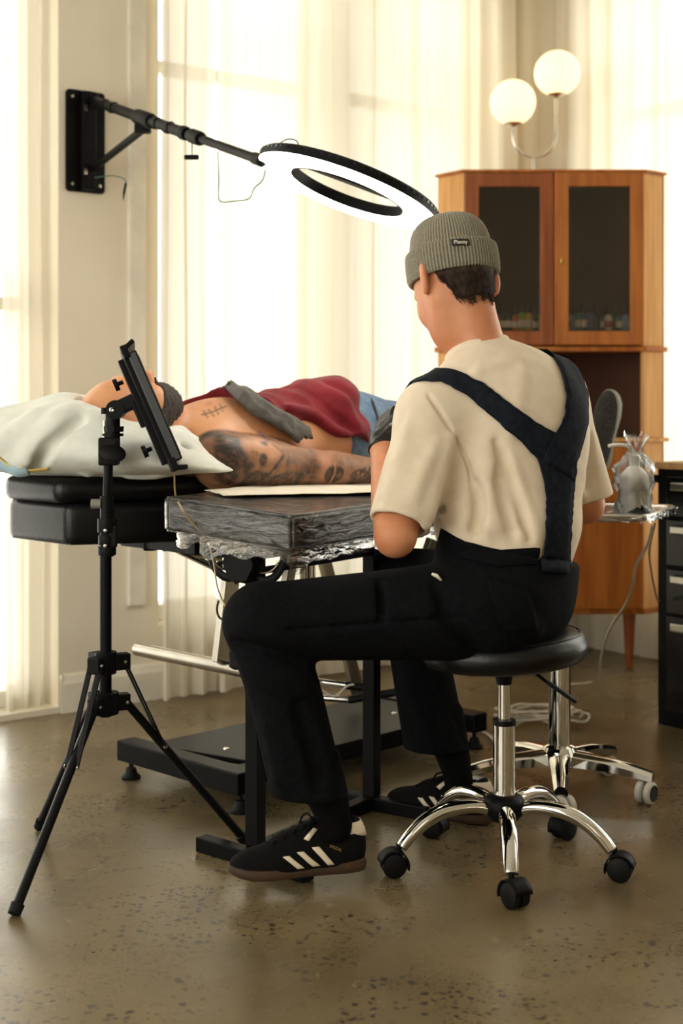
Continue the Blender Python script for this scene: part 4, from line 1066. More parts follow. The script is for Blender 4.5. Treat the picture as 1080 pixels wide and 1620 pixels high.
# ================================================================== cables on the floor
def cable(name, pts, r, m, label, n=8):
    return tag(MB().tube(smooth_path(pts, n), r, 8).build(name, m, None, ang=0), label, 'cable')
cable('power_cable', [P(1032, 832, 3.86), P(1024, 862, 3.9), P(1006, 895, 3.95), P(1000, 925, 4.0), P(990, 955, 4.1), P(962, 1000, 4.4), P(950, 1045, 4.8), G(948, 1075)+V(0,0,0.004), G(925, 1083)+V(0,0,0.004), G(890, 1085)+V(0,0,0.004)], 0.0042, 'cable_white', 'white cable hanging from the tray and trailing across the floor')
cable('power_lead', [P(1036, 828, 3.95), P(1027, 870, 4.1), P(1030, 905, 4.3), P(1038, 945, 4.42), P(1042, 950, 4.46)], 0.003, 'cable_tan', 'thin tan lead hanging from the tray towards the drawer unit')
rnd = random.Random(11); pts = []
cc = G(858, 1146)
for k in range(64):
    a = k*0.52; r = 0.075+0.035*rnd.random()
    pts.append(cc+V(math.cos(a)*r*1.25+0.02*math.sin(k*0.9), math.sin(a)*r*0.7, 0.012+0.03*abs(math.sin(k*0.41))+0.012*rnd.random()))
pts += [cc+V(-0.10, -0.06, 0.006), cc+V(-0.13, -0.12, 0.006), G(800, 1195)+V(0, 0, 0.006), G(770, 1164)+V(0, 0, 0.006), G(745, 1162)+V(0, 0, 0.006)]
cable('coiled_cable', pts, 0.0045, 'cable_white', 'tangled coil of white cable on the floor behind the stool', 4)

# ================================================================== people: shared pieces
def frame_from(F, up=V(0, 0, 1)):
    F = Vector(F).normalized(); L = Vector(up).cross(F).normalized(); U = F.cross(L)
    return F, L, U
def npR(F, L, U): return np.array([tuple(F), tuple(L), tuple(U)], np.float32).T
def head_sdf(p, c, R, s=1.0, jaw=1.0, longf=1.0):
    """p world points, R columns forward/left/up"""
    q = ((p-A3(c))@R)/s
    q = np.stack([q[..., 0], q[..., 1], np.where(q[..., 2] < -0.03, -0.03+(q[..., 2]+0.03)/longf, q[..., 2])], -1)
    d = ell(q, (-0.008, 0, 0.008), (0.102, 0.080, 0.098))
    d = smin(d, ell(q, (0.03, 0, -0.05), (0.068, 0.064, 0.075)), 0.04)
    d = smin(d, ell(q, (0.050, 0, -0.088), (0.047*jaw, 0.050*jaw, 0.040)), 0.035)
    for sg in (-1, 1): d = smin(d, rc(q, (0.058, 0.030*sg, -0.045), (0.068, 0.016*sg, -0.100), 0.030, 0.024), 0.02)
    d = smin(d, rc(q, (0.074, -0.012, -0.108), (0.074, 0.012, -0.108), 0.022, 0.022), 0.02)
    d = smin(d, ell(q, (0.072, 0, -0.088), (0.03, 0.03, 0.03)), 0.02)
    d = smin(d, rc(q, (0.0, 0.054, -0.058), (0.06, 0.034, -0.102), 0.022, 0.024), 0.025)
    d = smin(d, rc(q, (0.0, -0.054, -0.058), (0.06, -0.034, -0.102), 0.022, 0.024), 0.025)
    d = smin(d, rc(q, (0.088, -0.03, 0.012), (0.088, 0.03, 0.012), 0.012, 0.012), 0.02)
    for sg in (-1, 1):
        d = smax(d, -ell(q, (0.098, 0.032*sg, -0.014), (0.018, 0.019, 0.013)), 0.012)
        d = smin(d, ell(q, (0.080, 0.032*sg, -0.016), (0.0125, 0.0135, 0.0115)), 0.004)
        d = smin(d, ell(q, (0.068, 0.042*sg, -0.048), (0.026, 0.02, 0.02)), 0.02)
        Re = np.array([[-0.87, 0.5, 0], [0.5*sg, 0.87*sg, 0], [0, 0, 1]], np.float32)
        cy_, sy_ = math.cos(0.5), math.sin(0.5); Re = np.array([[cy_, 0, -sy_], [0, 1, 0], [sy_, 0, cy_]], np.float32)@Re
        e = ell(q, (-0.014, 0.089*sg, -0.024), (0.022, 0.0105, 0.034), Re)
        e = smax(e, -ell(q, (-0.006, 0.099*sg, -0.021), (0.014, 0.0065, 0.022), Re), 0.004)
        d = smin(d, e, 0.006)
    d = smin(d, rc(q, (0.098, 0, -0.002), (0.120, 0, -0.046), 0.008, 0.0125), 0.012)
    for sg in (-1, 1): d = smin(d, ell(q, (0.108, 0.012*sg, -0.05), (0.011, 0.009, 0.008)), 0.006)
    d = smin(d, ell(q, (0.094, 0, -0.078), (0.011, 0.024, 0.0065)), 0.006)
    d = smin(d, ell(q, (0.092, 0, -0.088), (0.011, 0.021, 0.007)), 0.006)
    return d*s
def hand_sdf(p, w, X, Y, Z, curl=(0.5, 0.6, 0.4), s=1.0, grow=0.0, thumb=0.3, mirror=1):
    w = Vector(w); X = X.normalized(); Y = Y.normalized()*mirror; Z = Z.normalized()
    R = npR(X, Y, Z)
    d = rbox(p, w+X*0.048*s, (0.046*s, 0.040*s, 0.0145*s), 0.0135*s, R)
    d = smin(d, rc(p, w-X*0.01, w+X*0.03*s, 0.026*s, 0.022*s), 0.02)
    ls = (0.94, 1.05, 0.98, 0.76)
    for i in range(4):
        b = w+X*(0.088-0.004*abs(i-1.2))*s+Y*(0.030-0.0205*i)*s; th = 0.0; pts = [b]; 
        for k, L in enumerate((0.044, 0.027, 0.021)):
            th += curl[k]*(1+0.06*i); b = b+(X*math.cos(th)-Z*math.sin(th))*L*ls[i]*s; pts.append(b)
        d = smin(d, chain(p, pts, [0.0098*s, 0.0092*s, 0.0084*s, 0.0072*s]), 0.006)
    b = w+X*0.022*s+Y*0.032*s-Z*0.004*s; d1 = (X*0.62+Y*0.74-Z*thumb).normalized(); b2 = b+d1*0.042*s
    d2 = (X*0.86+Y*0.25-Z*(thumb+0.25)).normalized(); b3 = b2+d2*0.032*s; b4 = b3+(d2-Z*0.2).normalized()*0.026*s
    d = smin(d, chain(p, [b, b2, b3, b4], [0.016*s, 0.0125*s, 0.0105*s, 0.0085*s]), 0.012)
    return d-grow
def fold(d, p, pts, r, k, sign=1):
    c = chain(p, pts, [r*0.3]+[r]*(len(pts)-2)+[r*0.3])
    return smin(d, c, k) if sign > 0 else smax(d, -c, k)

# a low court shoe in its own frame (heel at x=0, toe at +x, y left, z up)
def shoe_upper(q):
    d = ell(q, (0.052, 0, 0.052), (0.055, 0.036, 0.076))
    d = smin(d, ell(q, (0.125, 0, 0.036), (0.085, 0.040, 0.052)), 0.03)
    d = smin(d, ell(q, (0.205, 0.002, 0.026), (0.083, 0.045, 0.036)), 0.03)
    d = smin(d, rc(q, (0.100, 0, 0.088), (0.170, 0, 0.056), 0.024, 0.026), 0.02)
    d = smax(d, 0.014-q[..., 2], 0.004)
    d = smax(d, q[..., 2]-0.116+np.clip((q[..., 0]-0.02), 0, 0.05)*0.75-np.clip((q[..., 0]-0.075), 0, 0.03)*1.1, 0.006)
    d = smax(d, -ell(q, (0.062, 0, 0.128), (0.046, 0.027, 0.056)), 0.006)
    return d
def make_shoe(parent, heel, fwd, up, upper_m, sole_m, stripes=True, side=1, res=0.0042, length=0.29, text=True):
    fwd = Vector(fwd).normalized(); up = Vector(up); left = up.cross(fwd).normalized(); up = fwd.cross(left)
    M = Matrix((fwd, left, up)).transposed(); heel = Vector(heel); sc = length/0.29
    Rn = npR(fwd, left, up)
    def fn(p): return shoe_upper(((p-A3(heel))@Rn)/sc)*sc
    def w(v): return heel+M@(Vector(v)*sc)
    cs = [w((x, y, z)) for x in (-0.01, 0.30) for y in (-0.06, 0.06) for z in (-0.01, 0.14)]
    lo = [min(c[i] for c in cs) for i in range(3)]; hi = [max(c[i] for c in cs) for i in range(3)]
    sh_ = sdf_obj('shoe', fn, lo, hi, res, upper_m, parent)
    # sole
    st_ = [(0.0, 0.012), (0.004, 0.022), (0.015, 0.031), (0.045, 0.037), (0.10, 0.0355), (0.15, 0.040), (0.20, 0.0475), (0.245, 0.045), (0.272, 0.033), (0.285, 0.019), (0.29, 0.006)]
    poly = [(x, -y) for (x, y) in st_]+[(x, y) for (x, y) in reversed(st_)]
    rows = []
    for (z, g) in ((0.0, -0.003), (0.003, 0.0), (0.012, 0.001), (0.022, 0.0005), (0.024, -0.003)):
        rows.append([w((0.145+(x-0.145)*(1+g/0.145), y*(1+g/0.04), z+(0.012*max(0, (x-0.22)/0.07)**2 if z < 0.02 else 0.006*max(0, (x-0.22)/0.07)**2))) for (x, y) in poly])
    mb = MB().grid(rows, close=True); n = len(poly); mb.f.append(tuple(range(n-1, -1, -1))); mb.f.append(tuple(4*n+i for i in range(n)))
    mb.build('sole', sole_m, sh_, ang=50)
    if not stripes: return sh_
    def patch(name, grid_pts, m, off=0.0016):
        fl = project(fn, [w(v) for r in grid_pts for v in r], off, 5); k = len(grid_pts[0])
        rows = [fl[i*k:(i+1)*k] for i in range(len(grid_pts))]
        return MB().grid(rows).build(name, m, sh_, fix=False, ang=0, solid=0.0018)
    for sd in (1, -1):
        for (xb, xt, ztop) in ((0.080, 0.113, 0.066), (0.110, 0.145, 0.060), (0.143, 0.176, 0.054)):
            patch('stripe', [[((xb+(xt-xb)*t)+0.0075*e, 0.055*sd, 0.020+(ztop-0.02)*t) for e in (-1, -0.33, 0.33, 1)] for t in [k/8 for k in range(9)]], 'leather_cream')
    rows = []
    for k in range(15):
        a = -1.25+2.5*k/14; rows.append([(0.052-0.056*math.cos(a)*1.0, -0.05*math.sin(a), z) for z in (0.070+0.012*abs(a)**2, 0.084, 0.097, 0.110)])
    patch('heel_tab', rows, 'leather_cream')
    for sd in (1, -1):
        patch('eyelet_flap', [[(0.116-0.005*i+0.01*j, 0.030*sd, 0.102-0.003*i-0.012*j) for j in range(3)] for i in range(3)], 'leather_cream')
    lz = []
    for i in range(5):
        x = 0.112+0.02*i
        for sg in (1, -1): lz.append((x+0.004*sg, 0.020*sg, 0.108-0.010*i))
    pr = project(fn, [w(v) for v in lz], 0.003, 5)
    MB().tube(smooth_path(pr, 4), 0.0028, 6).build('laces', 'suede_black', sh_, ang=0)
    top_ = pr[0]
    for sg in (1, -1):
        a = top_; pts = [a, a+M@V(0.002, 0.018*sg, 0.012), a+M@V(0.012, 0.034*sg, 0.010), a+M@V(0.022, 0.03*sg, -0.008), a+M@V(0.016, 0.014*sg, -0.012), a]
        MB().tube(smooth_path(pts, 5), 0.0024, 6).build('lace_bow', 'suede_black', sh_, ang=0)
    if text:
        me = text_mesh('SPEZIAL', 0.0085, 0.0003, 0.0001)
        ex = (M@V(-0.9, 0, -0.44)).normalized(); ey = (M@V(-0.44, 0, 0.9)).normalized()
        if (M@V(0, 1, 0)).dot(ex.cross(ey)) < 0: ex = -ex
        vs = [w((0.070, 0.05, 0.058))+ex*v.co.x+ey*v.co.y for v in me.vertices]
        # lettering runs along the side wall
        vs = project(fn, vs, 0.0012, 5)
        for v, q in zip(me.vertices, vs): v.co = q
        link('lettering', me, 'gold_print', sh_, False)
    return sh_

# ================================================================== the tattoo artist
PEL = V(0.405, 3.14, 0)
artist = thing('person', (0.36, 3.15, 0), 'seated tattooist in grey beanie, cream t-shirt and dark dungarees, seen from behind', 'person')
aF, aL, aU = frame_from(V(-0.51, 0.86, 0)); RTs = npR(aF, aL, aU)
LSH, RSH = V(0.198, 3.105, 0.998), V(0.482, 3.297, 1.040)
LEL, REL = V(0.113, 2.985, 0.747), V(0.578, 3.365, 0.785)
LWR, RWR = V(0.092, 3.165, 0.935), V(0.36, 3.50, 0.86)
C7 = V(0.320, 3.195, 1.145)
LHIP, RHIP = V(0.325, 3.055, 0.585), V(0.400, 3.215, 0.585)
LKN, RKN = V(-0.165, 2.97, 0.570), V(0.150, 3.63, 0.575)
LAN, RAN = V(-0.012, 3.005, 0.150), V(0.288, 3.50, 0.115)
HC = V(0.250, 3.250, 1.318); HS = 1.035
yaw = V(-0.50, 0.866, 0); pit = math.radians(-38)
hF, hL, hU = frame_from(yaw*math.cos(pit)+V(0, 0, math.sin(pit))); RHd = npR(hF, hL, hU)
# left hand frame (gloved)
lhX = V(0.22, 0.62, 0.75).normalized(); lhZ = V(-0.82, -0.25, 0.50); lhZ = (lhZ-lhX*lhZ.dot(lhX)).normalized(); lhY = lhZ.cross(lhX)
rhX = V(-0.75, 0.35, 0.1).normalized(); rhZ = V(0.1, 0.2, 0.95); rhZ = (rhZ-rhX*rhZ.dot(rhX)).normalized(); rhY = rhZ.cross(rhX)
def hands(p, grow):
    d = hand_sdf(p, LWR, lhX, lhY, lhZ, (0.75, 0.9, 0.6), 1.0, grow, 0.5, -1)
    return d, hand_sdf(p, RWR, rhX, rhY, rhZ, (0.6, 0.7, 0.5), 1.0, grow, 0.4, 1)
def neck_sdf(p):
    nb = HC-hF*0.035-hU*0.05
    d = rc(p, nb, C7-V(0, 0, 0.02), 0.048, 0.055)
    return smin(d, rc(p, HC+hF*0.0-hU*0.075, C7+aF*0.05-V(0, 0, 0.03), 0.040, 0.046), 0.03)
def headneck(p): return smin(head_sdf(p, HC, RHd, HS, 1.0, 1.26), neck_sdf(p), 0.02)
def torso_core(p, g=0.0):
    d = ell(p, (0.382, 3.182, 0.945), (0.122+g, 0.178+g, 0.20+g), RTs)
    d = smin(d, ell(p, (0.372, 3.160, 0.75), (0.115+g, 0.148+g, 0.20+g), RTs), 0.08)
    for s_, r in ((LSH, 0.066), (RSH, 0.066)):
        d = smin(d, rc(p, C7-V(0, 0, 0.055), s_, 0.062+g, r+g*0.6), 0.05)
    return d
def artist_body(p):
    d = headneck(p)
    d = smin(d, torso_core(p, -0.012), 0.04)
    for (s_, e_, w_) in ((LSH, LEL, LWR), (RSH, REL, RWR)):
        a = chain(p, [s_, s_+(e_-s_)*0.45, e_], [0.056, 0.052, 0.040])
        f = chain(p, [e_, e_+(w_-e_)*0.3, w_], [0.041, 0.0435, 0.0275])
        d = smin(d, smin(a, f, 0.02), 0.03)
    h1, h2 = hands(p, -0.0016); d = smin(d, smin(h1, h2, 0.01), 0.015)
    d = smin(d, ell(p, (0.362, 3.14, 0.62), (0.12, 0.15, 0.10), RTs), 0.05)
    for (h_, k_, a_) in ((LHIP, LKN, LAN), (RHIP, RKN, RAN)):
        lg = chain(p, [h_, k_, k_+(a_-k_)*0.35, a_], [0.085, 0.058, 0.052, 0.024])
        d = smin(d, lg, 0.03)
    return d
sdf_obj('body', artist_body, (-0.28, 2.88, 0.06), (0.72, 3.78, 1.48), 0.0058, 'skin', artist)

# --- t-shirt
LSE = LSH+(LEL-LSH)*0.90; RSE = RSH+(REL-RSH)*0.93
lax = (LEL-LSH).normalized(); rax = (REL-RSH).normalized()
SH_FOLDS = []
def shirt_base(p):
    d = torso_core(p, 0.012)
    d = smin(d, ell(p, (0.365, 3.140, 0.755), (0.125, 0.162, 0.085), RTs), 0.05)      # blousing over the waistband
    for (s_, e_, ax, r0, r1, r2) in ((LSH, LSE, lax, 0.066, 0.070, 0.064), (RSH, RSE, rax, 0.074, 0.076, 0.068)):
        sl = chain(p, [s_, s_+(e_-s_)*0.5, e_+ax*0.05], [r0, r1, r2])
        sl = smax(sl, plane(p, e_, ax if s_ is LSH else (ax+V(0, 0, -1.2)).normalized()), 0.004)
        d = smin(d, sl, 0.055)
    return d
def shirt(p):
    d = shirt_base(p)
    for (pts, r, k, sg) in SH_FOLDS: d = fold(d, p, pts, r, k, sg)
    for (s_, e_, ax, r2) in ((LSH, LSE, lax, 0.064), (RSH, RSE, rax, 0.068)):
        d = smax(d, -smax(rc(p, e_-ax*0.07, e_+ax*0.06, r2-0.009, r2-0.008), -plane(p, e_-ax*0.028, ax), 0.01), 0.003)
        d = smax(d, -(np.abs(plane(p, e_-ax*0.024, ax))+0.9*np.abs(rc(p, s_, e_, r2, r2+0.006))-0.0022)*1.0, 0.002) if False else d
    # neck opening
    nk = rc(p, C7+aF*0.030+V(0, 0, 0.005), HC-hU*0.05, 0.071, 0.09)
    d = smax(d, -nk, 0.006)
    tor = np.abs(nk)-0.007
    col = smax(tor, np.abs(shirt_base(p))-0.006, 0.004)
    d = smin(d, col, 0.004)
    d = smax(d, 0.63-p[..., 2], 0.005)
    return d
def F_(pts, r, k, sg=1, inset=0.0):
    q = [hit(shirt_base, *a) for a in pts]
    g = grad(shirt_base, np.array([tuple(v) for v in q], np.float32))
    q = [v-Vector(map(float, n))*inset for v, n in zip(q, g)]
    q = smooth_path(q, 3); SH_FOLDS.append((q, r, k*0.72, sg))
F_([(676, 622), (690, 645), (708, 672), (732, 715), (745, 752), (744, 790)], 0.005, 0.008, -1)              # armhole seam
F_([(742, 775), (735, 815), (722, 855)], 0.014, 0.03, 1, 0.006)
F_([(765, 725), (775, 790), (770, 850)], 0.013, 0.03, 1, 0.006)
F_([(752, 765), (758, 810), (748, 850)], 0.010, 0.03, -1)
F_([(700, 845), (740, 868), (800, 880), (850, 876)], 0.020, 0.035, 1, 0.006)
F_([(712, 690), (692, 760), (676, 830)], 0.012, 0.035, 1, 0.006)
F_([(800, 720), (825, 800), (850, 865)], 0.014, 0.03, 1, 0.008)
F_([(790, 745), (800, 800), (812, 850)], 0.012, 0.03, -1)
F_([(762, 572), (750, 600)], 0.008, 0.02, 1, 0.004)
F_([(826, 585), (818, 640), (806, 690)], 0.010, 0.035, 1, 0.005)
F_([(905, 730), (922, 790)], 0.010, 0.03, 1, 0.005)
F_([(690, 700), (660, 770), (640, 825)], 0.009, 0.03, 1, 0.004)
F_([(735, 790), (700, 820), (690, 840)], 0.009, 0.03, 1, 0.004)
F_([(715, 870), (690, 850), (705, 810)], 0.008, 0.03, -1)
F_([(785, 700), (812, 770), (838, 850)], 0.009, 0.03, -1)
F_([(740, 600), (790, 575), (830, 570)], 0.007, 0.03, 1, 0.004)
F_([(935, 690), (930, 770)], 0.010, 0.03, -1)
F_([(648, 660), (625, 740), (606, 800)], 0.010, 0.03, 1, 0.006)
tee = sdf_obj('t_shirt', shirt, (0.0, 2.86, 0.60), (0.72, 3.50, 1.22), 0.0046, 'cloth_white', artist, relax=2)

# --- dungarees: trousers volume
pF, pL, pU = frame_from(V(-0.88, 0.47, 0)); RPl = npR(pF, pL, pU)
TR_FOLDS = []
def trousers_base(p):
    d = ell(p, (0.362, 3.138, 0.605), (0.150, 0.180, 0.14), RPl)
    d = smin(d, ell(p, (0.368, 3.152, 0.70), (0.132, 0.168, 0.12), RTs), 0.06)
    d = smax(d, p[..., 2]+0.23*(p[..., 0]-0.417)-0.694, 0.006)
    lt = chain(p, [LHIP, LHIP+(LKN-LHIP)*0.5, LKN], [0.112, 0.094, 0.080])
    rt = chain(p, [RHIP, RHIP+(RKN-RHIP)*0.5, RKN], [0.105, 0.092, 0.080])
    ls = smax(chain(p, [LKN, LKN+(LAN-LKN)*0.4-V(0.01, 0, 0), LKN+(LAN-LKN)*0.80-V(0.034, 0, 0), LAN-V(0.046, 0, 0)], [0.079, 0.076, 0.078, 0.084]), 0.203-p[..., 2]-0.05*(p[..., 0]+0.08), 0.004)
    rs = smax(chain(p, [RKN, RKN+(RAN-RKN)*0.4-V(0.01, 0, 0), RKN+(RAN-RKN)*0.82-V(0.034, -0.01, 0), RAN-V(0.046, -0.01, 0)], [0.078, 0.074, 0.078, 0.084]), 0.172-p[..., 2], 0.004)
    d = smin(d, smin(lt, ls, 0.02), 0.04); d = smin(d, smin(rt, rs, 0.02), 0.03)
    return d
def trousers(p):
    d = trousers_base(p)
    for (pts, r, k, sg) in TR_FOLDS: d = fold(d, p, pts, r, k, sg)
    return d
def Ft(pts, r, k, sg=1, inset=0.0):
    q = [hit(trousers_base, *a) for a in pts]; g = grad(trousers_base, np.array([tuple(v) for v in q], np.float32))
    TR_FOLDS.append((smooth_path([v-Vector(map(float, n))*inset for v, n in zip(q, g)], 3), r, k, sg))
Ft([(380, 990), (430, 1000), (470, 1020)], 0.010, 0.02, 1, 0.005)
Ft([(372, 1015), (420, 1030), (480, 1050)], 0.008, 0.02, -1)
Ft([(395, 1040), (440, 1080), (490, 1090)], 0.010, 0.03, 1, 0.005)
Ft([(400, 1000), (600, 985), (740, 975)], 0.003, 0.006, -1)
Ft([(720, 900), (760, 960), (800, 1020)], 0.012, 0.03, 1, 0.005)
Ft([(755, 900), (800, 960), (850, 1000)], 0.012, 0.03, 1, 0.006)
Ft([(690, 930), (720, 990), (760, 1035)], 0.010, 0.03, -1)
Ft([(600, 920), (604, 980)], 0.008, 0.02, -1)
Ft([(420, 1120), (440, 1200), (445, 1245)], 0.012, 0.03, 1, 0.006)
Ft([(470, 1120), (495, 1190), (505, 1245)], 0.010, 0.03, -1)
Ft([(640, 1080), (670, 1130), (690, 1180)], 0.010, 0.03, 1, 0.006)
dung = sdf_obj('dungarees', trousers, (-0.30, 2.84, 0.13), (0.62, 3.76, 0.80), 0.0056, 'denim_dark', artist, relax=1)
def over(p): return np.minimum(shirt(p), trousers(p))
def strap(name, left, right, m='denim_strap', off=0.004, extra=None, n=6):
    rows = ribbon_rows(over, left, right, n, 5, off)
    if extra: rows = extra(rows)
    o = MB().grid(rows).build(name, m, dung, fix=False, ang=0, solid=0.004)
    for j in (0, n):                                               # stitched edges
        MB().tube([r[j] for r in rows], 0.0026, 5).build('strap_hem', m, dung, ang=0)
    return o
def over_left(rows):
    add = []
    for t in (3, 2, 1):
        add.append([p+aF*0.035*t+V(0, 0, -0.012*t*t) for p in rows[0]])
    fl = project(over, [p for r in add for p in r], 0.004, 4); k = len(rows[0])
    return [fl[i*k:(i+1)*k] for i in range(len(add))]+rows
strap('shoulder_strap', [(690, 586), (722, 590), (760, 607), (800, 637), (840, 667), (880, 690), (895, 712)], [(668, 604), (700, 606), (738, 626), (780, 660), (822, 697), (850, 728), (858, 755)], extra=over_left)
strap('shoulder_strap', [(866, 552), (884, 585), (893, 625), (890, 660), (870, 698), (856, 730)], [(882, 556), (910, 588), (924, 622), (924, 670), (907, 730), (902, 760)], extra=over_left, off=0.007)
strap('back_panel', [(852, 730), (860, 765), (862, 805), (860, 850), (856, 880), (854, 905)], [(908, 724), (902, 775), (899, 820), (897, 870), (897, 890), (897, 908)], off=0.0055)
# pocket flap, waistband and side opening details
strap('waistband', [(850, 868), (790, 872), (735, 858), (700, 838)], [(846, 892), (785, 897), (728, 882), (694, 862)], 'denim_dark', 0.003)
strap('hip_pocket', [(770, 915), (800, 925), (835, 935)], [(785, 985), (815, 1000), (850, 1000)], 'denim_dark', 0.003)
pk = hit(trousers, 690, 915)
MB().tube([pk+V(-0.010, -0.004, 0.010), pk+V(0.0, -0.006, 0.006), pk+V(0.010, -0.006, -0.004)], [0.004, 0.006, 0.003], 8, flat=0.5).build('pocket_lining', 'paper', dung, ang=0)

# --- socks and shoes
for (k_, a_) in ((LKN, LAN), (RKN, RAN)):
    top_ = k_+(a_-k_)*0.72
    heel_dir = V(0.05, 0.0, 0)
    lo = [min(top_[i], a_[i])-0.075 for i in range(3)]; hi = [max(top_[i], a_[i])+0.075 for i in range(3)]
    fdir = V(-1, -0.1, 0) if k_ is LKN else V(-0.85, 0.5, 0); fdir.normalize()
    sdf_obj('sock', (lambda p, top_=top_, a_=a_, fdir=fdir: smin(chain(p, [top_, a_+(top_-a_)*0.5, a_-V(0, 0, 0.01)], [0.056, 0.046, 0.034]), rc(p, a_-V(0, 0, 0.03), a_+fdir*0.05-V(0, 0, 0.05), 0.026, 0.018), 0.02)), lo, hi, 0.006, 'sock_black', artist)
LHEEL = V(0.050, 3.035, 0.038); LTOE = V(-0.236, 2.975, 0.034)
make_shoe(artist, LHEEL, LTOE-LHEEL, V(0, 0, 1), 'suede_black', 'gum_sole', length=0.293)
RHEEL = V(0.366, 3.462, 0.002); RTOE = V(0.118, 3.605, 0.002)
make_shoe(artist, RHEEL, RTOE-RHEEL, V(0, 0, 1), 'suede_black', 'gum_sole', length=0.287, text=False)

# --- gloves
def glove(p, i, w_, e_):
    d = hands(p, 0.0014)[i]; ax = (e_-w_).normalized()
    c = smax(rc(p, w_, w_+ax*0.05, 0.031, 0.035), plane(p, w_+ax*0.018, ax), 0.004)
    d = smin(d, c, 0.012)
    d = d+0.0008*np.sin(p@A3(lhX)*170+5*np.sin(p@A3(lhY)*45))
    d = smax(d, plane(p, w_+ax*0.018, ax), 0.003)
    return d
for i, (w_, e_, X_) in enumerate(((LWR, LEL, lhX), (RWR, REL, rhX))):
    c = w_+X_*0.07
    sdf_obj('glove', (lambda p, i=i, w_=w_, e_=e_: glove(p, i, w_, e_)), [c[k]-0.14 for k in range(3)], [c[k]+0.14 for k in range(3)], 0.0032, 'latex_black', artist)
pt = LWR+lhX*0.085-lhZ*0.03+V(0.02, 0.02, 0.0)
rows = [[pt+V(0.03*(i/10-0.5)+0.012*noise.noise(V(i*.6, j*.6, 1)), 0.04*(j/10-0.5), 0.028+0.016*noise.noise(V(i*.7, j*.7, 5))-0.03*((i/10-0.5)**2+(j/10-0.5)**2)) for j in range(11)] for i in range(11)]
tag(MB().grid(rows).build('folded_towel', 'paper', None, fix=False, ang=0, solid=0.002), 'crumpled paper towel held in the black gloved hand', 'paper')

# --- hair and beanie
bF, bL, bU = frame_from(yaw*math.cos(math.radians(-13))+V(0, 0, math.sin(math.radians(-13))))
RBn = Matrix((bF, bL, bU)).transposed(); BCN = V(0.256, 3.244, 1.312)
def hair(p):
    q = ((p-A3(HC))@RHd)/HS
    d = headneck(p)-0.0045
    edge = 0.0035*np.sin(q[..., 1]*240)+0.002*np.sin(q[..., 1]*610+1)
    line = -0.110+5.5*np.clip(np.abs(q[..., 1])-0.030, 0, 1)**1.6*2.2 + edge
    d = smax(d, line-q[..., 2], 0.006)
    d = smax(d, plane(p, BCN, bU)-0.004, 0.004)
    side = np.where(q[..., 2] > -0.012, 0.012, -0.034)            # sideburn in front of and behind the ear
    d = smax(d, q[..., 0]-side, 0.004)
    return d
hair_o = sdf_obj('hair', hair, [HC[k]-0.16 for k in range(3)], [HC[k]+0.16 for k in range(3)], 0.0036, 'hair_dark', artist)
hv = np.zeros(len(hair_o.data.vertices)*3, np.float32); hair_o.data.vertices.foreach_get('co', hv); hv = hv.reshape(-1, 3)
hn_ = grad(hair, hv, 0.003); hl = ((hv-A3(HC))@RHd)/HS
ok = np.nonzero((hl[:, 0] < 0.01) & (((hv-A3(BCN))@A3(bU)) < -0.008))[0]
rs_ = np.random.RandomState(5); pick = rs_.choice(ok, min(len(ok), 3200), replace=False if len(ok) > 3200 else True)
mbh = MB()
for i in pick:
    p_ = Vector(map(float, hv[i])); n_ = Vector(map(float, hn_[i])); t_ = -hU*1.0-hF*0.25+Vector(map(float, rs_.uniform(-0.3, 0.3, 3))); t_ = (t_-n_*t_.dot(n_)).normalized()
    w_ = n_.cross(t_)*0.0007; L_ = rs_.uniform(0.010, 0.022)
    a_ = p_-n_*0.001; m_ = p_+t_*L_*0.6+n_*0.0022; e_ = p_+t_*L_+n_*0.0016
    mbh.add([a_-w_, a_+w_, m_+w_*0.8, m_-w_*0.8, e_], [(0, 1, 2, 3), (3, 2, 4)])
ho = mbh.build('hair_strands', 'hair_dark', hair_o, fix=False, ang=0); ho['kind'] = 'stuff'
NR = 84
def rib(amp): return lambda a, z: 1+amp*math.cos(NR*a)+0.006*math.sin(3*a+z*30)
dome = [(0.092, 0.02), (0.0935, 0.045), (0.093, 0.065), (0.0905, 0.085), (0.0855, 0.104), (0.0765, 0.121), (0.063, 0.134), (0.046, 0.142), (0.028, 0.145), (0.012, 0.1435), (0.0, 0.142)]
dm = [(v.x, v.y) for v in smooth_path([V(a, b, 0) for (a, b) in dome], 3)]; dm[-1] = (0.0, dm[-1][1])
bean = MB().lathe(dm, BCN, RBn, NR*6, sx=1.06, sy=0.965, rib=rib(0.022)).build('beanie', 'knit_grey', artist, ang=0)
cuff = [(0.093, 0.004), (0.096, -0.002), (0.101, -0.004), (0.1045, 0.002), (0.1055, 0.012), (0.106, 0.028), (0.1055, 0.044), (0.1045, 0.056), (0.1025, 0.062), (0.099, 0.064), (0.093, 0.060)]
cf = [(v.x, v.y) for v in smooth_path([V(a, b, 0) for (a, b) in cuff], 3)]
MB().lathe(cf, BCN, RBn, NR*6, sx=1.06, sy=0.965, rib=rib(0.024), cap=False).build('beanie_cuff', 'knit_grey', bean, ang=0)
def cuff_pt(a, z, off=0.0):
    r = np.interp(z, [c[1] for c in cuff[3:9]], [c[0] for c in cuff[3:9]])+off
    return BCN+RBn@V(r*1.06*math.cos(a), r*0.965*math.sin(a), z)
def to_px(p): return (540+FPX*p.x/p.y, YH-(p.z-CH)*FPX/p.y)
best = min(((abs(to_px(cuff_pt(a, 0.045))[0]-728)+(0 if cuff_pt(a, 0.045).y < BCN.y else 999)), a) for a in [2*PI*k/2000 for k in range(2000)])[1]
zl = min([k/1000 for k in range(5, 60)], key=lambda z: abs(to_px(cuff_pt(best, z))[1]-384))
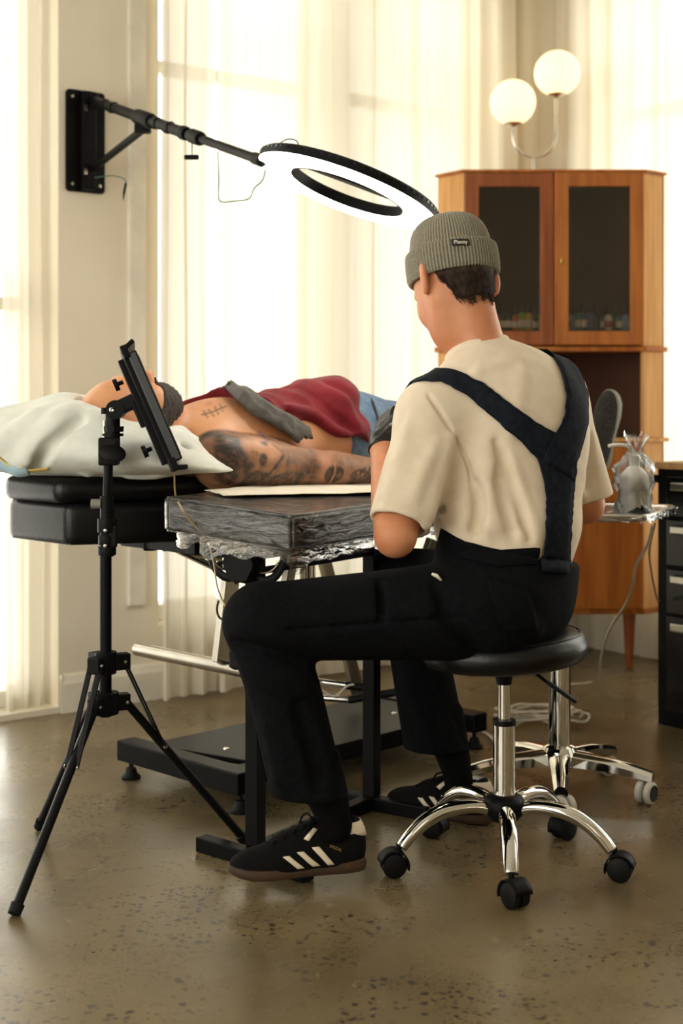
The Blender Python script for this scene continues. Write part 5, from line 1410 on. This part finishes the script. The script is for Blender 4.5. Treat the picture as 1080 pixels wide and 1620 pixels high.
dirn = 1 if to_px(cuff_pt(best+0.1, zl))[0] > to_px(cuff_pt(best-0.1, zl))[0] else -1
lw, lh = 0.021, 0.0078
tilt_l = -0.08
rows = [[cuff_pt(best+dirn*(lw*(2*i/16-1))/0.112, zl+lh*(2*j/4-1)+tilt_l*lw*(2*i/16-1), 0.0035) for i in range(17)] for j in range(5)]
lp = MB().grid(rows).build('beanie_label', 'ink_black', bean, fix=False, ang=0, solid=0.0015)
me = text_mesh('Plenty', 0.0128, 0.0002, 0.00008)
for v in me.vertices:
    x, y, zz = v.co; v.co = cuff_pt(best+dirn*x/0.112, zl+y+tilt_l*x, 0.0048+zz)
link('lettering', me, 'paper', lp, False)

# ================================================================== the client on the bed
client = thing('person', B_(0.1, 0.1, 0.79), 'shirtless tattooed client lying face up on the bed, maroon jumper across the belly, jeans', 'person')
RBd = npR(UB, VB, V(0, 0, 1))
CS = V(-0.285, 3.425, 0.886); CE = V(-0.088, 3.575, 0.862); CWR = V(0.092, 3.72, 0.848)
KHC = V(-0.540, 3.465, 0.982); KHS = 1.06
kU = (-UB*0.96+V(0, 0, 0.22)).normalized(); kF = (V(0, 0, 1)+UB*0.12+VB*0.10); kF = (kF-kU*kF.dot(kU)).normalized(); kL = kU.cross(kF)
RKh = npR(kF, kL, kU)
chX = (V(0.75, 0.65, 0.0)).normalized(); chZ = V(0.1, -0.25, 0.95); chZ = (chZ-chX*chZ.dot(chX)).normalized(); chY = chZ.cross(chX)
def client_torso(p, g=0.0):
    d = ell(p, B_(-0.40, 0.10, 0.905), (0.19+g, 0.205+g, 0.135+g), RBd)
    d = smin(d, ell(p, B_(-0.07, 0.10, 0.915), (0.30+g, 0.185+g, 0.150+g), RBd), 0.08)
    d = smin(d, ell(p, B_(0.22, 0.10, 0.895), (0.18+g, 0.180+g, 0.118+g), RBd), 0.08)
    d = smin(d, rc(p, B_(-0.555, -0.10, 0.89), B_(-0.555, 0.22, 0.89), 0.075+g, 0.07+g), 0.07)
    return d
def client_body(p):
    d = head_sdf(p, KHC, RKh, KHS, 1.1)
    d = smin(d, rc(p, KHC-kU*0.075-kF*0.02, B_(-0.53, 0.10, 0.93), 0.060, 0.075), 0.04)
    d = smin(d, client_torso(p), 0.035)
    a = chain(p, [CS-V(0.0, 0.0, 0.005), CS+(CE-CS)*0.35, CE], [0.070, 0.066, 0.046])
    f = chain(p, [CE, CE+(CWR-CE)*0.35, CWR], [0.046, 0.047, 0.030])
    d = smin(d, smin(a, f, 0.02), 0.035)
    d = smin(d, hand_sdf(p, CWR, chX, chY, chZ, (0.25, 0.3, 0.25), 1.0, 0, 0.15, 1), 0.015)
    fe = B_(-0.30, -0.30, 0.86); fw = B_(-0.05, -0.26, 0.85)
    d = smin(d, chain(p, [B_(-0.56, -0.14, 0.885), fe, fw], [0.07, 0.045, 0.03]), 0.03)
    d = smin(d, hand_sdf(p, fw, UB*0.9+V(0, 0, 0.1), -VB, V(0, 0, 1), (0.3, 0.3, 0.2), 1.0, 0, 0.2, 1), 0.015)
    for s in (-1, 1):
        d = smin(d, chain(p, [B_(0.27, 0.10+0.095*s, 0.875), B_(0.66, 0.11+0.11*s, 0.87), B_(1.03, 0.08+0.13*s, 0.845)], [0.085, 0.058, 0.04]), 0.03)
    return d
cb = sdf_obj('body', client_body, (-0.80, 3.20, 0.77), (0.90, 5.10, 1.18), 0.0050, 'skin', client)
# ink and hair as surface attributes
co = np.zeros(len(cb.data.vertices)*3, np.float32); cb.data.vertices.foreach_get('co', co); co = co.reshape(-1, 3)
axs = (CWR-CS); Ls = axs.length; axn = A3(axs.normalized())
s_ = (co-A3(CS))@axn/Ls
near = np.minimum(np.minimum(rc(co, CS, CE, 0.085, 0.06), rc(co, CE, CWR, 0.06, 0.05)), 1)
upx = 345+s_*258.0                                     # arm pattern coordinates: along the arm ...
vpx = 772-(co[:, 2]-np.interp(s_, [0, 0.5, 1], [0.815, 0.814, 0.818]))*645.0   # ... and up it
def em(cx_, cy_, rx, ry, ang=0.0, soft=0.35):
    ca, sa = math.cos(ang), math.sin(ang); x = upx-cx_; y = vpx-cy_
    r = np.sqrt(((x*ca+y*sa)/rx)**2+((-x*sa+y*ca)/ry)**2); return np.clip((1-r)/soft, 0, 1)
def ln(x0, y0, x1, y1, w):
    dx, dy = x1-x0, y1-y0; t = np.clip(((upx-x0)*dx+(vpx-y0)*dy)/(dx*dx+dy*dy), 0, 1)
    return np.clip(1.5-np.hypot(upx-x0-t*dx, vpx-y0-t*dy)/w, 0, 1)
ink = np.zeros(len(co), np.float32)
def put(m, v):
    global ink
    ink = np.maximum(ink, m*v)
put(em(372, 735, 62, 62, 0, 0.25)*0+((near < 0.005) & (s_ > -0.16) & (s_ < 1.02))*1.0, 0.62)
put(em(338, 718, 30, 58, 0.1), 0.97); put(em(362, 752, 60, 20, 0.1), 0.92); put(em(430, 756, 46, 17, -0.1), 0.88); put(em(470, 742, 28, 24), 0.8)
put(em(343, 703, 26, 36, 0.2), 0.85); put(em(352, 742, 30, 26, 0.3), 0.85); put(em(380, 760, 48, 14, 0.1), 0.8); put(em(330, 725, 18, 34), 0.9)
put(ln(330, 690, 352, 678, 5), 0.85); put(ln(352, 678, 420, 697, 4), 0.75)
ink = ink*(1-0.75*em(392, 708, 36, 22, 0.25, 0.5))
ink = ink*(1-0.6*em(360, 702, 12, 16, 0.2, 0.6))
put(em(391, 699, 8, 4.5, 0.3), 0.75); put(em(383, 724, 9, 13, 0.2), 0.9); put(em(371, 714, 9, 6, 0.4), 0.6)
put(ln(406, 700, 416, 712, 2.5), 0.7); put(em(419, 712, 5, 7), 0.7); put(ln(428, 716, 424, 734, 3), 0.8); put(ln(434, 715, 433, 730, 2.5), 0.6)
put(ln(419, 718, 384, 760, 3.2), 0.95); put(em(425, 752, 22, 16, -0.2), 0.7)
for (cx_, cy_) in ((460, 741), (481, 743)): put(em(cx_, cy_, 6, 14, -0.35), 0.92)
put(ln(448, 716, 505, 722, 2), 0.6); put(ln(452, 722, 448, 752, 2.5), 0.7); put(ln(470, 718, 520, 730, 2), 0.55)
ink = ink*(1-0.55*em(494, 738, 22, 30, 0, 0.6)); put(em(508, 752, 19, 16, 0.1, 0.15), 0.98); ink = ink*(1-0.7*ln(509, 735, 507, 768, 1.6))
put(em(455, 766, 40, 8), 0.75); put(ln(420, 764, 470, 758, 2.2), 0.6)
put(em(575, 757, 46, 15, 0.0, 0.2), 0.9); put(em(548, 768, 16, 8), 0.9); put(em(535, 745, 10, 12), 0.5)
for k in range(7): 
    ink = ink*(1-0.45*em(552+k*9, 752+5*math.sin(k*2.1), 3.5, 4.5, 0.4*k, 0.6))
def nmap(mask, f):
    out = np.zeros(len(co), np.float32)
    for i in np.nonzero(mask)[0]: out[i] = noise.noise(Vector(f(i)))
    return out
amask = near < 0.03
nz = nmap(amask, lambda i: (float(upx[i])*0.09, float(vpx[i])*0.09, 3.0))
nz2 = nmap(amask, lambda i: (float(upx[i])*0.25, float(vpx[i])*0.25, 8.0))
armw = np.clip((0.012-near)/0.012, 0, 1)*np.clip((s_+0.17)/0.05, 0, 1)*np.clip(((796-vpx)+0)/6, 0, 1)
body_side = np.clip(((co-A3(CS))@A3(VB)+0.105)/0.03, 0, 1)
ink = np.clip(ink+0.28*nz*ink+0.22*nz2*ink, 0, 1)*armw*np.where(s_ < 0.35, body_side, 1)
# small chest drawing
def cpx(px, py):
    x = 540+FPX*co[:, 0]/co[:, 1]-px; y = YH-(co[:, 2]-CH)*FPX/co[:, 1]-py; return x, y
def cln(x0, y0, x1, y1, w):
    X = 540+FPX*co[:, 0]/co[:, 1]; Y = YH-(co[:, 2]-CH)*FPX/co[:, 1]
    dx, dy = x1-x0, y1-y0; t = np.clip(((X-x0)*dx+(Y-y0)*dy)/(dx*dx+dy*dy), 0, 1)
    return np.clip(1.4-np.hypot(X-x0-t*dx, Y-y0-t*dy)/w, 0, 1)*(co[:, 2] > 0.93)
for l in ((320, 656, 335, 652), (335, 652, 356, 643), (330, 648, 338, 658), (340, 644, 345, 655), (348, 640, 351, 650), (322, 650, 328, 660)): ink = np.maximum(ink, 0.7*cln(*l, 1.6))
purple = np.maximum(cln(410, 684, 424, 699, 3.0), 0)*0.8
q = co-A3(BC); uu = q@A3(UB); vv = q@A3(VB)
fuzz = np.clip(1-np.abs(uu+0.44)/0.16, 0, 1)*np.clip((co[:, 2]-0.97)/0.05, 0, 1)*0.7
fuzz = fuzz*(0.5+0.5*nmap(fuzz > 0, lambda i: (float(co[i, 0])*70, float(co[i, 1])*18, float(co[i, 2])*70)))
hq = ((co-A3(KHC))@RKh)/KHS
stub = np.clip(1-np.linalg.norm(hq/np.array([0.12, 0.11, 0.12], np.float32)-np.array([-0.35, 0, -0.05], np.float32), axis=1), 0, 1)*np.clip((-hq[:, 0]+0.01)*25, 0, 1)*0.9
pinkm = np.clip(1-np.linalg.norm((hq-np.array([-0.012, 0.09, -0.024], np.float32))/0.035, axis=1), 0, 1)+np.clip(1-np.linalg.norm((hq-np.array([-0.012, -0.09, -0.024], np.float32))/0.035, axis=1), 0, 1)+0.5*np.clip((s_-0.5)*8, 0, 1)*np.clip((0.66-s_)*8, 0, 1)*armw*np.clip((745-vpx)/10, 0, 1)
for nm, arr in (('ink', ink), ('fuzz', np.clip(fuzz+stub, 0, 1)), ('purple', purple), ('flush', np.clip(pinkm, 0, 1))):
    at = cb.data.attributes.new(nm, 'FLOAT', 'POINT'); at.data.foreach_set('value', np.ascontiguousarray(arr, np.float32))
def inked_skin():
    m = mat('inked_skin', (216, 156, 112), 0.48, col2=(200, 134, 92), nscale=12, bump=0.05, bscale=260, sss=0.1)
    nt = m.node_tree; b = nt.nodes['Principled BSDF']; base = b.inputs['Base Color'].links[0].from_socket
    for nm, col, k in (('flush', (214, 96, 78), 0.7), ('fuzz', (70, 48, 34), 0.62), ('purple', (92, 60, 130), 0.7), ('ink', (30, 26, 24), 0.97)):
        a = nt.nodes.new('ShaderNodeAttribute'); a.attribute_name = nm
        f = nt.nodes.new('ShaderNodeMath'); f.operation = 'MULTIPLY'; f.inputs[1].default_value = k; nt.links.new(a.outputs['Fac'], f.inputs[0])
        x = nt.nodes.new('ShaderNodeMix'); x.data_type = 'RGBA'; nt.links.new(f.outputs[0], x.inputs[0]); nt.links.new(base, x.inputs[6]); x.inputs[7].default_value = lin(col); base = x.outputs[2]
    nt.links.new(base, b.inputs['Base Color']); return m
inked_skin(); cb.data.materials.clear(); cb.data.materials.append(MATS['inked_skin'])
# beard
def beard(p):
    q = ((p-A3(KHC))@RKh)/KHS
    d = head_sdf(p, KHC, RKh, KHS, 1.1)-0.0045+0.0014*np.sin(q[..., 1]*380)*np.sin(q[..., 2]*330)
    d = smax(d, -(-0.058-q[..., 2])-0.35*np.clip(0.055-q[..., 0], 0, 0.07), 0.006)
    d = smax(d, -(q[..., 0]-0.004), 0.006)
    d = smax(d, -ell(q, (0.10, 0, -0.083), (0.02, 0.02, 0.009)), 0.004)
    return d
sdf_obj('beard', beard, [KHC[k]-0.17 for k in range(3)], [KHC[k]+0.17 for k in range(3)], 0.004, 'beard', client)

# --- jumper pulled down over the belly
JF = []
JA = P(303, 606, 3.70); JB = P(468, 688, 3.62)
jd = V(JB.x-JA.x, JB.y-JA.y, 0).normalized(); jn = V(-jd.y, jd.x, 0)
if jn.dot(UB) < 0: jn = -jn
def jumper_base(p):
    d = client_torso(p, 0.012)
    d = smin(d, ell(p, B_(0.02, 0.14, 0.945), (0.23, 0.20, 0.155), RBd), 0.05)
    d = smin(d, rc(p, B_(0.13, 0.30, 0.99), B_(0.20, 0.325, 0.88), 0.045, 0.035), 0.06)
    d = smin(d, rc(p, B_(-0.02, 0.285, 0.97), B_(0.06, 0.305, 0.90), 0.04, 0.03), 0.05)
    d = smin(d, rbox(p, B_(0.12, 0.22, 0.92), (0.16, 0.09, 0.075), 0.05, RBd), 0.06)
    return d
def jumper(p):
    d = jumper_base(p)
    for (pts, r, k, sg) in JF: d = fold(d, p, pts, r, k, sg)
    q = p-A3(BC); u = q@A3(UB); v = q@A3(VB)
    d = np.minimum(d, client_torso(p, 0.006))
    lp = p-A3(JA)
    d = smax(d, -(lp@A3(jn))+0.015*np.sin((lp@A3(jd))*30), 0.010)
    d = smax(d, p[..., 0]-(0.0267-0.085*(p[..., 2]-0.87))*p[..., 1]+0.006*np.sin(p[..., 2]*70), 0.045)
    d = smax(d, (0.900-0.30*np.clip(u+0.02, -0.3, 0.18))-p[..., 2]+0.010*np.sin(u*46), 0.010)
    return d
def Fj(pts, r, k, sg=1, inset=0.005):
    q = [hit(jumper_base, *a) for a in pts]; g = grad(jumper_base, np.array([tuple(v) for v in q], np.float32))
    JF.append((smooth_path([v-Vector(map(float, n))*inset for v, n in zip(q, g)], 3), r, k, sg))
Fj([(385, 612), (430, 640), (490, 655), (545, 690)], 0.012, 0.03)
Fj([(420, 608), (480, 632), (530, 655), (575, 700)], 0.012, 0.03)
Fj([(470, 604), (520, 620), (560, 645), (590, 700)], 0.012, 0.03)
Fj([(400, 618), (450, 650), (500, 672)], 0.010, 0.03, -1, 0)
Fj([(450, 612), (505, 640), (555, 680)], 0.010, 0.03, -1, 0)
Fj([(520, 605), (556, 622), (585, 670)], 0.010, 0.03, -1, 0)
Fj([(540, 690), (552, 715)], 0.016, 0.03)
Fj([(330, 604), (360, 612)], 0.018, 0.03)
jum = sdf_obj('jumper', jumper, (-0.55, 3.40, 0.84), (0.50, 4.60, 1.16), 0.0062, 'maroon_cloth', client)
hem_l = [(350, 613), (364, 629), (382, 646), (402, 663), (428, 676), (453, 691), (465, 702)]
hem_r = [(374, 612), (394, 623), (414, 639), (438, 654), (463, 667), (483, 681), (487, 696)]
hr = ribbon_rows(jumper_base, hem_l, hem_r, 8, 5, 0.010, 3.2, 4.4)
for i_, r_ in enumerate(hr):
    for k_ in range(len(r_)):
        e_ = math.sin(PI*k_/8); r_[k_] = r_[k_]+V(0, -0.5, 0.85)*(0.012*e_+0.005*math.sin(k_*1.9+i_*0.22)*e_+0.005*math.sin(i_*0.8+k_*0.3)*e_)
MB().grid(hr).build('rolled_hem', 'grey_cloth', client, fix=False, ang=0, solid=0.008)

# --- jeans and shoes
def jeans(p):
    d = client_torso(p, 0.008)
    for s in (-1, 1):
        d = smin(d, chain(p, [B_(0.27, 0.10+0.095*s, 0.885), B_(0.66, 0.11+0.11*s, 0.875), B_(1.02, 0.08+0.13*s, 0.855)], [0.105, 0.080, 0.060]), 0.03)
    q = p-A3(BC); u = q@A3(UB)
    d = smax(d, -0.12-u, 0.008); d = smax(d, u-1.0, 0.006)
    return d+0.0025*np.sin(u*55+3*np.sin(p[..., 2]*30))
jn_o = sdf_obj('jeans', jeans, (-0.05, 3.75, 0.77), (0.95, 5.10, 1.10), 0.0085, 'denim_blue', client)
bl = [hit(jeans, 588+2*k, 634+6*k, 3.4, 5.0) for k in range(8)]
MB().tube([v+V(0, -0.004, 0.004) for v in bl], 0.005, 8, flat=0.5).build('belt', 'black_vinyl', jn_o, ang=0)
for s in (1, -1):
    hb = B_(1.035, 0.09+0.145*s, 0.80)
    up_ = (-UB+V(0, 0, 0.10)).normalized(); fw_ = (V(0, 0, 1)+UB*0.10+VB*0.12*s).normalized()
    make_shoe(client, hb+UB*0.07, fw_, up_, 'shoe_knit', 'shoe_rubber', stripes=False, res=0.006, length=0.265)

# ================================================================== pillow
pil_folds = []
pcn = V(-0.600, 3.490, 0.85); pL_ = V(0.95, -0.31, 0).normalized(); pW_ = V(0.31, 0.95, 0).normalized(); RPi = npR(pL_, pW_, V(0, 0, 1))
def pillow(p):
    q = (p-A3(pcn))@RPi
    x = q[..., 0]/0.375; y = q[..., 1]/0.245
    r4 = np.abs(x)**2.6+np.abs(y)**2.6
    e = np.sqrt(np.clip(1-r4, 0, 1))
    hm = np.interp(q[..., 0], [-0.40, -0.12, 0.02, 0.085, 0.14, 0.26, 0.375], [0.165, 0.182, 0.190, 0.160, 0.135, 0.108, 0.040]).astype(np.float32)
    hm = hm*1.08+0.004*np.sin(q[..., 0]*31+q[..., 1]*17+2*np.sin(q[..., 0]*11))+0.003*np.sin(q[..., 0]*23-q[..., 1]*48)
    zc = 0.36*hm; zr = np.where(q[..., 2] > zc, (q[..., 2]-zc)/(0.64*hm), (q[..., 2]-zc)/(0.42*hm))
    k_ = np.sqrt((np.abs(x)**2.8+np.abs(y)**2.8)**(2/2.8)+zr*zr+1e-9)
    d = (k_-1)*0.085*np.clip(k_, 0.6, 3)**0.3
    d = smax(d, -q[..., 2]-0.001, 0.01)
    for (pts, r, k, sg) in pil_folds: d = fold(d, p, pts, r, k, sg)
    d = smax(d, -(head_sdf(p, KHC, RKh, KHS, 1.1)-0.008), 0.025)
    d = smax(d, -(client_torso(p)-0.006), 0.015); d = smax(d, -(rc(p, CS, CE, 0.074, 0.06)), 0.01)
    return d
def pf(pts, r, sg=1):
    q = project(lambda p: pillow(p), [P(a, b, 3.32) for (a, b) in pts], -0.004, 6); pil_folds.append((smooth_path(q, 3), r*1.7, 0.025, sg))
for a in (([(125, 640), (95, 675), (55, 715), (20, 745)], 0.011, 1), ([(135, 690), (90, 705), (40, 735)], 0.006, -1), ([(145, 660), (160, 700), (140, 740)], 0.008, 1), ([(290, 715), (230, 735), (170, 750)], 0.007, -1), ([(300, 735), (240, 752), (190, 760)], 0.008, 1), ([(60, 645), (40, 680), (10, 700)], 0.009, 1)): pf(*a)
pil = thing('pillow', B_(-0.8, 0.1, 0.85), 'large white pillow in a paper cover under the client head', 'pillow')
sdf_obj('pillowcase', pillow, (-1.10, 3.10, 0.82), (-0.12, 3.95, 1.10), 0.0068, 'pillow_cloth', pil)
def hem(name, pts, r, m):
    q = project(pillow, pts, 0.001, 5); MB().tube(smooth_path(q, 6), r, 8, flat=0.35).build(name, m, pil, ang=0)
hem('blue_edge', [P(-30, 752, 3.3), P(5, 758, 3.3), P(25, 752, 3.3), P(45, 745, 3.3)], 0.018, 'pale_blue_cloth')
hem('yellow_stripe', [P(-10, 728, 3.3), P(15, 738, 3.3), P(45, 748, 3.3), P(75, 752, 3.3)], 0.006, 'yellow_cloth')
